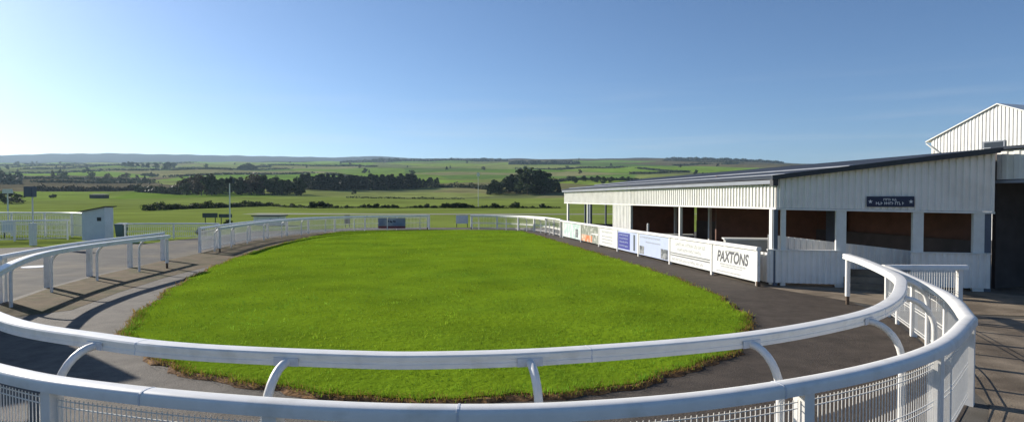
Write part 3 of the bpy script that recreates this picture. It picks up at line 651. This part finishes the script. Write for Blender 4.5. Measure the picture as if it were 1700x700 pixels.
# ------------------------------------------------------------------ left-hand background furniture
c = Vector(((172-850)/1000*37, 37, 0)); hut = empty('small_hut', (c.x,c.y,0), 'small white hut with a dark slanted roof on the left', 'hut')
b = MB(); b.hexa([(c.x-.85,c.y-.7,0),(c.x+.52,c.y-.7,0),(c.x+.52,c.y-.7,1.98),(c.x-.85,c.y-.7,1.72)], (0,.8,0)); b.build('wall', M['hut'], hut)
b = MB(); b.hexa([(c.x-1.0,c.y-.85,1.70),(c.x+.66,c.y-.85,2.02),(c.x+.66,c.y+.25,2.02),(c.x-1.0,c.y+.25,1.70)], (0,0,.045)); b.build('roof', M['dark'], hut)
b = MB(); b.box((c.x+.2,c.y-.715,1.28), (.24,.03,.22)); b.build('vent', M['dark'], hut)
c = Vector(((201-850)/1000*38.5, 38.5, 0)); bn = empty('wheelie_bin', (c.x,c.y,0), 'dark teal wheelie bin beside the small white hut', 'bin')
b = MB(); b.add([(c.x+sx*(.2 if z<.5 else .26), c.y+sy*(.22 if z<.5 else .3), z) for z in (.08,.86) for sx,sy in ((-1,-1),(1,-1),(1,1),(-1,1))], [(3,2,1,0),(4,5,6,7),(0,1,5,4),(1,2,6,5),(2,3,7,6),(3,0,4,7)]); b.build('body', M['teal'], bn)
b = MB(); b.hexa([(c.x-.28,c.y-.33,.865),(c.x+.28,c.y-.33,.865),(c.x+.28,c.y+.32,.93),(c.x-.28,c.y+.32,.93)], (0,0,.04)); b.build('lid', M['teal'], bn)
for sx in (-1,1): b = MB(); b.tube([(c.x+sx*.2,c.y+.24,.1),(c.x+sx*.25,c.y+.24,.1)], .1, 12); b.build('wheel', M['dark'], bn, True)
# long mesh fence left of the hut
pm = Path([(-36,40.5),(-30,40),(-26.9,38.2)], .6)
mesh_fence('tall white mesh fence ending at the small hut on the left', pm, 1.62, spaced(.1, pm.len-.1, 2.4), True, .12, .010, .1)
pm2 = Path([(-31.5,34),(-27.2,37.0)], smooth=False)
mesh_fence('lower slanting white mesh fence in front of the tall one, left of the hut', pm2, 1.25, spaced(.1, pm2.len-.1, 2.3), True, .12, .009, .09)
pm3 = Path([(-24.4,37.8),(-21,38.2),(-18.5,38)], .6)
mesh_fence('low white mesh fence to the right of the wheelie bin', pm3, .98, spaced(.1, pm3.len-.1, 2.4), True, .12, .009, .09)
def sign_on_legs(name, px0, px1, y0, y1, d, label, legs=True, m='signdark'):
    x0, x1 = (px0-850)/1000*d, (px1-850)/1000*d; z0, z1 = 2.5-(y1-330)/1000*d, 2.5-(y0-330)/1000*d
    o = empty(name, ((x0+x1)/2, d, 0), label, 'sign'); b = MB(); b.box(((x0+x1)/2,d,(z0+z1)/2), (x1-x0,.05,z1-z0)); b.build('panel', M[m], o)
    for x in (x0+.25*(x1-x0)/1.5, x1-.25*(x1-x0)/1.5): b = MB(); b.box((x,d+.055,z1/2-.03), (.06,.06,z1-.06)); b.build('leg', M['dark'], o)
    return o
sign_on_legs('field_sign', 336, 361, 353.5, 361, 60, 'dark board on legs in the grass, left one of a pair behind the fence')
sign_on_legs('field_sign', 363, 385, 355, 361, 60, 'dark board on legs directly above a round bush behind the fence')
sign_on_legs('notice_board', 2, 25, 366, 386, 38.5, 'pale mauve board in front of the tall mesh fence at the left edge', m='hut')
c = Vector(((448-850)/1000*58, 58, 0)); kb = empty('ticket_hut', (c.x,c.y,0), 'pale hut with flat dark roof behind the far left fence', 'hut')
b = MB(); b.box((c.x,c.y,.42), (2.4,1.8,.84)); b.build('wall', M['clad'], kb)
b = MB(); b.box((c.x,c.y,.9), (2.7,2.1,.1)); b.build('roof', M['dark'], kb)
b = MB(); b.box((c.x+.7,c.y-.92,.45), (.75,.03,.28)); b.build('window', M['glass'], kb)
# poles
def pole(px, d, ytop, r, label, head, hm='dark', ybase=None):
    x = (px-850)/1000*d; z0 = ground_z(x,d); zt = 2.5+(330-ytop)/1000*d
    o = empty('lamp_pole', (x,d,z0), label, 'pole'); b = MB(); b.tube([(x,d,z0-.1),(x,d,zt)], [r,r*.7], 8); b.build('shaft', M['postg'], o, True)
    w, h = head; b = MB(); b.hexa([(x-w/2,d-.15,zt-h*.4),(x+w/2,d-.15,zt-h*.4),(x+w*.4,d-.15,zt+h*.6),(x-w*.4,d-.15,zt+h*.6)], (0,.3,0)); b.build('lamp_head', M[hm], o)
    return o
pole(381.5, 56, 301, .07, 'thin grey pole with a small dark head behind the field signs', (.75,.42))
pole(794, 165, 290, .07, 'slim pole with a pale head beyond the far fence, before the dark copse', (.8,1.0), 'clad')
pole(13, 70, 318, .09, 'grey pole with a wide lamp head near the left edge', (1.1,.5), 'postg')
x = (54-850)/1000*32.3; d = 32.3; o = empty('speaker_post', (x,d,0), 'stout white post with a thin mast and a grey box on top', 'post')
b = MB(); b.box((x,d,.6), (.24,.24,1.2)); b.build('shaft', M['postg'], o); b = MB(); b.tube([(x,d,1.2),(x,d,2.66)], .035, 8); b.build('mast', M['postg'], o, True)
b = MB(); b.box((x-.12,d,2.88), (.46,.3,.56)); b.box((x-.12,d-.16,2.88), (.36,.03,.46)); b.build('speaker_box', M['bluepost'], o)
# banner on the far fence
d = 48.2; x0, x1 = (627-850)/1000*d, (673-850)/1000*d
o = empty('banner', ((x0+x1)/2,d-.05,.15), 'blue grey banner with a dark red lower edge on the far fence', 'banner')
M['banner'] = mat('blue_grey_banner', (.16,.22,.33), .5, .15, 2, col2=(.28,.34,.42), c2scale=1.2); M['maroon'] = mat('maroon_print', (.16,.03,.05), .5, .2, 3)
b = MB(); b.box(((x0+x1)/2,d,.66), (x1-x0,.03,.64)); b.build('panel', M['banner'], o); b = MB(); b.box(((x0+x1)/2,d,.24), (x1-x0,.03,.19)); b.build('hem', M['maroon'], o)
b = MB()
for k in range(5): b.box(((x0+x1)/2-.25+.13*k+.02*(k%2), d-.018, .72-.03*(k%3)), (.1,.006,.14))
b.build('lettering', M['sign'], o)
for k,(px0,px1,m) in enumerate(((572,581,'signdark'),(757,777,'bracket'))):
    d2 = 53.; xa, xb = (px0-850)/1000*d2, (px1-850)/1000*d2; o = empty('notice_board', ((xa+xb)/2,d2,0), ('narrow dark board behind the far left fence', 'plain grey board standing in the gap of the far fence')[k], 'sign')
    b = MB(); b.box(((xa+xb)/2,d2,.7), (xb-xa,.05,.75)); b.build('panel', M[m], o)
    for xx in (xa+.06, xb-.06): b = MB(); b.box((xx,d2+.06,.5), (.06,.06,1.0)); b.build('leg', M['dark'], o)
# gate posts of the far gap and drain cover on the tarmac
for k, px in enumerate((712,719)):
    pass
b = MB(); x, y = gp(57,443); b.tube([(x,y,.004),(x,y,.014)], .42, 24); tag(b.build('manhole_cover', M['hut']), 'pale round manhole cover in the grey tarmac on the left', 'cover')
# pale track and racecourse rail beyond the lawn
sheet('track_path', [(-45,100),(-20,97),(10,97),(34,99),(34,104),(10,103),(-20,103),(-45,107)], -.022, mat('track_grit', (.20,.19,.15), .95, .2, .8))

# ------------------------------------------------------------------ vegetation
def clump_mesh(name, pts, sizes, cols):
    n = len(pts); pts = np.asarray(pts); sizes = np.asarray(sizes)
    a = RNG.normal(size=(n,3)); a /= np.linalg.norm(a,axis=1)[:,None]; t = RNG.normal(size=(n,3)); t -= a*(a*t).sum(1)[:,None]; t /= np.linalg.norm(t,axis=1)[:,None]; w = np.cross(a,t)
    s = sizes[:,None]
    V = np.stack([pts-t*s-w*s*.55, pts+t*s*.8-w*s*.6, pts+t*s*1.05+w*s*.6, pts-t*s*.7+w*s*.5],1)
    me = bpy.data.meshes.new(name); me.vertices.add(n*4); me.vertices.foreach_set('co', V.ravel()); me.loops.add(n*4); me.loops.foreach_set('vertex_index', np.arange(n*4))
    me.polygons.add(n); me.polygons.foreach_set('loop_start', np.arange(n)*4); me.polygons.foreach_set('loop_total', np.full(n,4)); me.update(); me.validate()
    C = np.ones((n,4,4),np.float32); C[:,:,:3] = np.asarray(cols)[:,None,:]
    ca = me.color_attributes.new('Col','FLOAT_COLOR','POINT'); ca.data.foreach_set('color', C.ravel()); me.materials.append(M['leaf']); return me
def crown_points(kind, n):
    # unit tree: height 1, base 0
    if kind == 'conifer':
        u = RNG.random(n)**.8; z = .1+.9*u; r = .21*(1-u)**.75*(.75+.4*RNG.random(n))+.012; a = RNG.uniform(0,6.283,n)
        r = r*(1+.25*np.sin(z*34)); return np.stack([r*np.cos(a), r*np.sin(a), z-.06*r/.2],-1)
    if kind == 'bush':
        k = RNG.integers(0,5,n); cs = np.stack([RNG.uniform(-.35,.35,5),RNG.uniform(-.3,.3,5),RNG.uniform(.3,.62,5)],-1); rr = RNG.uniform(.26,.4,5)
        p = RNG.normal(size=(n,3)); p /= np.linalg.norm(p,axis=1)[:,None]; p *= (RNG.random(n)**.4)[:,None]*rr[k][:,None]; p += cs[k]; p[:,2] = np.abs(p[:,2]); return p
    m = 13; cs = np.stack([RNG.uniform(-.24,.24,m),RNG.uniform(-.22,.22,m),np.linspace(.14,.86,m)],-1); rr = RNG.uniform(.11,.2,m)*(1.15-.35*cs[:,2]); k = RNG.integers(0,m,n)
    cs[0] = (0,0,.86); p = RNG.normal(size=(n,3)); p /= np.linalg.norm(p,axis=1)[:,None]; p *= (RNG.random(n)**.45)[:,None]*rr[k][:,None]; return p+cs[k]
PROTO = {}
def proto(kind, n, base, size, var=.35):
    p = crown_points(kind, n); c = np.array(base)*RNG.uniform(1-var,1+var,(n,1)); lobes = 1+.25*np.sin(p[:,0:1]*17)*np.sin(p[:,2:3]*14+1); c = c*lobes
    crown = clump_mesh('crown', p, RNG.uniform(.7,1.3,n)*size, c)
    b = MB(); b.tube([(0,0,-.03),(.006,0,.2),(0,.01,.5),(.005,0,.8)], [.022,.017,.012,.004], 7)
    for k in range(5):
        a = k*1.3; z = .25+.1*k; b.tube([(0,0,z),(.1*math.cos(a),.1*math.sin(a),z+.12),(.17*math.cos(a),.17*math.sin(a),z+.2)], [.009,.006,.002], 5)
    tr = bpy.data.meshes.new('trunk'); tr.from_pydata(b.v,[],b.f); tr.materials.append(M['bark'])
    PROTO.setdefault(kind,[]).append((crown,tr))
for k in range(3): proto('conifer', 520, (.028,.042,.024), .04)
for k in range(4): proto('broad', 820, (.048,.070,.026), .042)
for k in range(2): proto('russet', 560, (.060,.045,.026), .042)
for k in range(3): proto('bush', 420, (.034,.056,.016), .085)
def tree(kind, px, d, hgt, label, group=None, wide=1., name=None, cat='tree', trunk=True):
    p = at(px, d); cr, tr = random.choice(PROTO[kind]); nm = name or {'conifer':'conifer_tree','broad':'broadleaf_tree','russet':'russet_tree','bush':'bush'}[kind]
    if kind == 'bush':
        o = link(nm, cr); o.location = p-Vector((0,0,.04*hgt)); o.scale = (hgt*wide,hgt*wide,hgt); o.rotation_euler = (0,0,random.uniform(0,6.28)); return tag(o, label, cat, group)
    o = empty(nm, p-Vector((0,0,.1)), label, cat, group); o.scale = (hgt*wide,hgt*wide,hgt); o.rotation_euler = (0,0,random.uniform(0,6.28))
    for me in ((cr,tr) if trunk else (cr,)):
        q = bpy.data.objects.new(me.name.split('.')[0], me); COL.objects.link(q); q.parent = o
    return o
# belt of mixed trees left of centre
G = 'trees of the nearer belt left of centre'
for i in range(34):
    px = 298+i*6.2+random.uniform(-3,3); d = 352+random.uniform(-14,20)
    kind = 'russet' if (px < 345 and random.random() < .5) or (385 < px < 430 and random.random() < .6) else 'broad'
    h = random.uniform(8.5,12.3)*(.8 if px < 312 else 1)*(.88 if px > 470 else 1)
    tree(kind, px, d, h, 'reddish brown tree standing in the nearer belt left of centre' if kind == 'russet' else 'dark leafy tree standing in the nearer belt left of centre', G, random.uniform(1.0,1.5))
G = 'conifers of the plantation in the middle'
for i in range(60):
    px = 500+i*3.8+random.uniform(-2,2); d = 425+(px-500)*.28+random.uniform(-6,22)
    h = random.uniform(9.2,11.8)*(1 if px < 695 else .62)
    tree('conifer', px, d, h, 'dark conifer in the straight plantation in the middle distance', G, random.uniform(1.5,2.1))
G = 'trees of the copse right of centre'
for i in range(30):
    u = random.random(); px = 803+u*130; env = np.interp(px,[800,820,850,880,905,935],[5,9,13.5,16.5,14,6])
    d = 398+random.uniform(-12,26); kind = 'conifer' if random.random() < .35 else 'broad'
    tree(kind, px, d, env*random.uniform(.72,1.05), 'conifer in the dark rounded copse right of centre' if kind == 'conifer' else 'leafy tree in the dark rounded copse right of centre', G, random.uniform(1.15,1.6))
G = 'shrubs dotted along the field edge behind the far fence'
for px, d, h in ((575,150,.8),(602,150,1.0),(614,150,1.0),(625,150,1.2),(636,148,.9),(644,148,.9),(652,148,1.0),(660,148,.8),(690,150,.7),(698,150,.8),(709,152,1.1),(717,150,.6),(722,150,.7),(735,150,1.2),(743,150,1.3),(752,150,1.3),(760,150,1.4),(768,150,1.3),(775,150,1.2),(784,150,.8),(800,150,.7),(806,150,.8),(819,150,1.3),(826,150,.9),(834,150,.7),(856,150,1.5),(868,150,.6),(885,150,.6),(902,150,1.2),(912,150,.6),(548,152,1.0),(560,150,.7)):
    tree('bush', px, d, h*1.15, 'small dark shrub dotted along the field edge behind the far fence', G, random.uniform(1.0,1.5), cat='shrub')
for px, d, h, w_ in ((518,150,1.9,1.1),(530,152,2.0,1.2),(541,152,1.7,1.3),(484,160,1.2,1.2)):
    tree('bush', px, d, h, 'rounded dark bush at the right end of the long hedge', 'rounded bushes at the hedge end', w_)
tree('bush', 377, 58.5, .62, 'round dark bush below the right-hand field sign', None, 1.3)
tree('broad', 588, 380, 3.4, 'lone dark tree in the green field left of centre', None, 1.5)
tree('bush', 333, 41, .6, 'small brown-green bush at the near end of the far left mesh fence', None, 1.0)
def hedge(label, pts, h, w, n, size, base, name='hedge', group=None):
    # pts: (px, depth); one hedgerow as a leafy bank following the ground
    P = [at(*p) for p in pts]; L_ = [0]
    for a, c in zip(P,P[1:]): L_.append(L_[-1]+(c-a).length)
    s = RNG.uniform(0, L_[-1], n); xs = np.interp(s, L_, [p.x for p in P]); ys = np.interp(s, L_, [p.y for p in P])
    hv = h*(1+.3*np.sin(s*.35)+.22*np.sin(s*1.1+2)); a = RNG.uniform(0,math.pi,n); r = RNG.random(n)**.5
    q = np.stack([xs+RNG.normal(size=n)*w*.3, ys+np.cos(a)*r*w*.5, height(xs,ys)+np.sin(a)*r*hv],-1)
    me = clump_mesh(name, q, RNG.uniform(.7,1.3,n)*size, np.array(base)*RNG.uniform(.6,1.4,(n,1)))
    return tag(link(name, me), label, 'hedge', group)
hedge('long dark hedge slanting across the green field on the left', [(238,128),(290,138),(345,150),(400,165),(452,180)], 1.25, 1.3, 5200, .17, (.032,.05,.016))
hedge('lower hedge running right from the long slanting hedge', [(452,172),(490,156),(520,150),(575,148)], .55, .8, 1600, .13, (.045,.062,.02))
hedge('low scrubby hedge under the dotted shrubs behind the far fence', [(575,151),(700,152),(800,151),(930,150)], .42, .8, 3000, .12, (.05,.065,.022))
hedge('thin hedge line through the field below the conifer plantation', [(575,305),(640,312),(700,320),(770,330)], .8, 1.2, 900, .3, (.055,.075,.03))
hedge('dark scrub hedge left of the nearer tree belt', [(228,395),(262,372),(300,352)], 3.8, 4, 1800, .6, (.034,.045,.024))
hedge('brown scrub hedge across the upper left field', [(55,400),(110,405),(170,412),(235,418)], 3.0, 5, 2600, .6, (.062,.052,.034))
hedge('hedge trailing from the conifer plantation to the copse', [(715,480),(745,475),(775,470),(812,440)], 3.2, 3, 1500, .5, (.04,.055,.024))
tree('broad', 8, 215, 5.2, 'bushy grey green tree at the left edge behind the lamp pole', None, 1.9); tree('broad', 28, 225, 3.6, 'low bushy tree behind the grey speaker box on the left', None, 2.0)
tree('bush', 88, 300, 2.2, 'lone small shrub in the left field below the scrub hedge', None, 1.4, cat='shrub')
# far shed in the left field
p = at(165, 300); o = empty('field_shelter', p, 'low black field shelter alone in the green field on the left', 'shelter')
b = MB(); b.box((p.x,p.y,p.z+.85), (7.4,3.5,1.7)); b.build('wall', M['dark'], o); b = MB(); b.hexa([(p.x-4,p.y-2,p.z+1.71),(p.x+4,p.y-2,p.z+1.71),(p.x+4,p.y+2,p.z+1.95),(p.x-4,p.y+2,p.z+1.95)], (0,0,.12)); b.build('roof', M['dark'], o)
# hedgerows on the boundaries of the far fields
pairs = {}
for di, dj in ((0,1),(1,0)):
    f0 = TF[:TF.shape[0]-di, :TF.shape[1]-dj]; f1 = TF[di:, dj:]; msk = (f0 != f1) & (TDD[:TF.shape[0]-di,:TF.shape[1]-dj] > 470) & (TDD[:TF.shape[0]-di,:TF.shape[1]-dj] < 2600)
    for i, j in zip(*np.nonzero(msk)):
        x, y = TX[i,j], TYY[i,j]
        if y < 380 or abs(x/y) > .95: continue
        k = tuple(sorted((int(f0[i,j]), int(f1[i,j])))); pairs.setdefault(k,[]).append((x,y))
rr = random.Random(5); nh = 0
for k in sorted(pairs):
    v = np.array(pairs[k])
    if len(v) < 6 or rr.random() < .55 or nh > 48: continue
    d = v[:,1].mean(); step = max(1,len(v)//60); n = int(min(900, max(160, len(v)*16)))
    idx = RNG.integers(0,len(v),n); thick = 1.5+d*.0016
    pc = v-v.mean(0); ax = np.linalg.svd(pc, full_matrices=False)[2][0]; u = pc@ax; od = np.argsort(u); cut = np.nonzero(np.diff(u[od]) > d*.0155)[0]
    seg = max(np.split(od, cut+1), key=len); v = v[seg]
    if len(v) < 5: continue
    idx = RNG.integers(0,len(v),n)
    n = int(n*1.5); idx = RNG.integers(0,len(v),n); sl_ = RNG.uniform(-.012,.012,n)*d
    q = np.stack([v[idx,0]+sl_*ax[0]+RNG.normal(size=n)*d*.0022, v[idx,1]+sl_*ax[1]+RNG.normal(size=n)*d*.003, np.zeros(n)],-1)
    q[:,2] = height(q[:,0],q[:,1])+RNG.random(n)*thick*.9
    me = clump_mesh('hedgerow', q, RNG.uniform(.6,1.3,n)*(.5+d*.0008), np.array((.04,.055,.026))*RNG.uniform(.65,1.4,(n,1)))
    tag(link('hedgerow', me), 'thin dark hedgerow between distant fields on the far hillside', 'hedge', 'hedgerows on the far hillside'); nh += 1
G = 'trees scattered over the far hillside'
for i in range(84):
    d = math.exp(random.uniform(math.log(520), math.log(2500))); px = random.uniform(-20,1330)
    if i % 3 == 0: px = random.uniform(-10,330)
    if px > 960 and d < 620: continue
    tree(random.choice(('broad','broad','conifer','russet')), px, d, random.uniform(4,7)*(1+d/4000), 'small dark tree scattered on the far hillside', G, random.uniform(1.1,1.9), trunk=False)
for i in range(7):
    tree('broad', 398+i*4.6+random.uniform(-2,2), 1250+random.uniform(-30,40), np.interp(i,[0,3,6],[9,16,9]), 'tree of the small dark mound-shaped copse high on the left slope', 'mound-shaped copse on the left slope', 1.4, trunk=False)
for i in range(9):
    tree('broad', 948+i*12+random.uniform(-6,6), 560+random.uniform(-30,60), random.uniform(4,7), 'dark tree in the row just above the shed roof', 'trees above the shed roof', 1.5)
for i in range(14):
    tree('broad', 205+i*6.5+random.uniform(-4,4), 1500+random.uniform(-80,80), random.uniform(9,15), 'tree in the dark row below the blue moor on the left', 'tree row below the moor', 1.6, trunk=False)
def wood(name, pxs, d0, d1, h, n, size, base):
    px = RNG.uniform(pxs[0],pxs[1],n); d = RNG.uniform(d0,d1,n); x = (px-850)/1000*d; hv = h*(.75+.3*np.sin(px*.35)*np.sin(px*.13+1)); f = np.clip((px-pxs[0])/25,0,1)*np.clip((pxs[1]-px)/25,0,1)
    q = np.stack([x,d,height(x,d)+RNG.random(n)*hv*(.4+.6*f)],-1); me = clump_mesh(name, q, RNG.uniform(.7,1.3,n)*size, np.array(base)*RNG.uniform(.7,1.3,(n,1))); tag(link(name, me), kind='stuff')
wood('distant_woods', (-40,36), 520,640, 9, 1200, 1.3, (.03,.04,.028))
wood('distant_woods', (566,842), 2350,2600, 9, 5000, 3.4, (.02,.032,.02))
wood('distant_woods', (845,962), 1800,1950, 11, 2600, 2.8, (.02,.032,.02))
wood('distant_woods', (1105,1300), 2400,2700, 10, 3400, 3.6, (.02,.032,.02))

# a few fallen pale leaves on the walk and grass rim
for k, (px, py, z) in enumerate(((712,626,LZ+.05),(948,654,.02),(1018,632,.02),(1165,612,.02))):
    x, y = gp(px,py); b = MB(); b.add([(x-.03,y,z),(x,y-.025,z+.012),(x+.035,y+.005,z+.004),(x,y+.03,z+.014)], [(0,1,2,3)])
    tag(b.build('fallen_leaf', mat('pale_dry_leaf', (.55,.5,.33), .8, .15, 30)), ('pale fallen leaf lying on the near turf' if k == 0 else 'pale fallen leaf at the soil edge right of centre'), 'leaf', 'fallen leaves at the turf edge' if k else None)

# ------------------------------------------------------------------ light, air, camera
SUN_AZ = math.atan2(-.81,.58); EL = R(22)
sv = Vector((math.sin(SUN_AZ)*math.cos(EL), math.cos(SUN_AZ)*math.cos(EL), math.sin(EL)))
sl = bpy.data.lights.new('sun','SUN'); sl.energy = 5.0; sl.angle = R(.5); sl.color = (1,.93,.82)
so = bpy.data.objects.new('sun', sl); COL.objects.link(so); so.rotation_euler = (-sv).to_track_quat('-Z','Y').to_euler(); so.location = (0,0,60)
w = bpy.data.worlds.new('World'); S.world = w; w.use_nodes = True; N = w.node_tree.nodes; L = w.node_tree.links
sky = N.new('ShaderNodeTexSky'); sky.sky_type = 'NISHITA'; sky.sun_disc = False; sky.sun_elevation = EL; sky.sun_rotation = SUN_AZ
sky.altitude = 250; sky.air_density = .8; sky.dust_density = .45; sky.ozone_density = 5.2
bg = N['Background']; bg.inputs['Strength'].default_value = .082
# faint streaks of high cirrus low in the sky
tc = N.new('ShaderNodeTexCoord'); sx = N.new('ShaderNodeSeparateXYZ'); L.new(tc.outputs['Generated'], sx.inputs[0])
mp = N.new('ShaderNodeMapping'); mp.inputs['Scale'].default_value = (2.2,2.2,34); L.new(tc.outputs['Generated'], mp.inputs[0])
nz = N.new('ShaderNodeTexNoise'); nz.inputs['Scale'].default_value = 1.6; nz.inputs['Detail'].default_value = 6; L.new(mp.outputs[0], nz.inputs['Vector'])
m1 = N.new('ShaderNodeMapRange'); m1.inputs['From Min'].default_value = .5; m1.inputs['From Max'].default_value = .75; m1.inputs['To Max'].default_value = .2; L.new(nz.outputs['Fac'], m1.inputs['Value'])
m2 = N.new('ShaderNodeMapRange'); m2.inputs['From Min'].default_value = .2; m2.inputs['From Max'].default_value = .09; L.new(sx.outputs['Z'], m2.inputs['Value'])
mm = N.new('ShaderNodeMath'); mm.operation = 'MULTIPLY'; L.new(m1.outputs[0], mm.inputs[0]); L.new(m2.outputs[0], mm.inputs[1])
mx = N.new('ShaderNodeMix'); mx.data_type = 'RGBA'; L.new(mm.outputs[0], mx.inputs['Factor']); L.new(sky.outputs[0], mx.inputs['A']); mx.inputs['B'].default_value = (6.2,6.3,6.6,1)
L.new(mx.outputs['Result'], bg.inputs['Color'])
HTOP = max(v.co.z for v in bpy.data.objects['terrain'].data.vertices)+32
# the air over the valley
hz = bpy.data.materials.new('air'); hz.use_nodes = True; HN = hz.node_tree.nodes; HL = hz.node_tree.links; HN.remove(HN['Principled BSDF'])
pv = HN.new('ShaderNodeVolumePrincipled'); pv.inputs['Color'].default_value = (.55,.77,.96,1); pv.inputs['Density'].default_value = .000085; pv.inputs['Anisotropy'].default_value = .3
HL.new(pv.outputs[0], HN['Material Output'].inputs['Volume'])
b = MB(); b.box((0,0,(HTOP-1.1)/2), (11600,11600,HTOP+1.1)); hb = tag(b.build('haze', hz), kind='stuff')

cd = bpy.data.cameras.new('camera'); cd.sensor_width = 36; cd.lens = 36*1000/1700; cd.clip_end = 30000; cd.clip_start = .05
co = bpy.data.objects.new('camera', cd); COL.objects.link(co); co.location = (0,0,2.5); co.rotation_euler = (math.pi/2-.02,0,0); S.camera = co
S.view_settings.view_transform = 'Standard'; S.view_settings.look = 'None'; S.view_settings.gamma = 1; S.view_settings.exposure = 0.62
S.cycles.max_bounces = 6; S.cycles.volume_bounces = 0; S.cycles.use_denoising = True
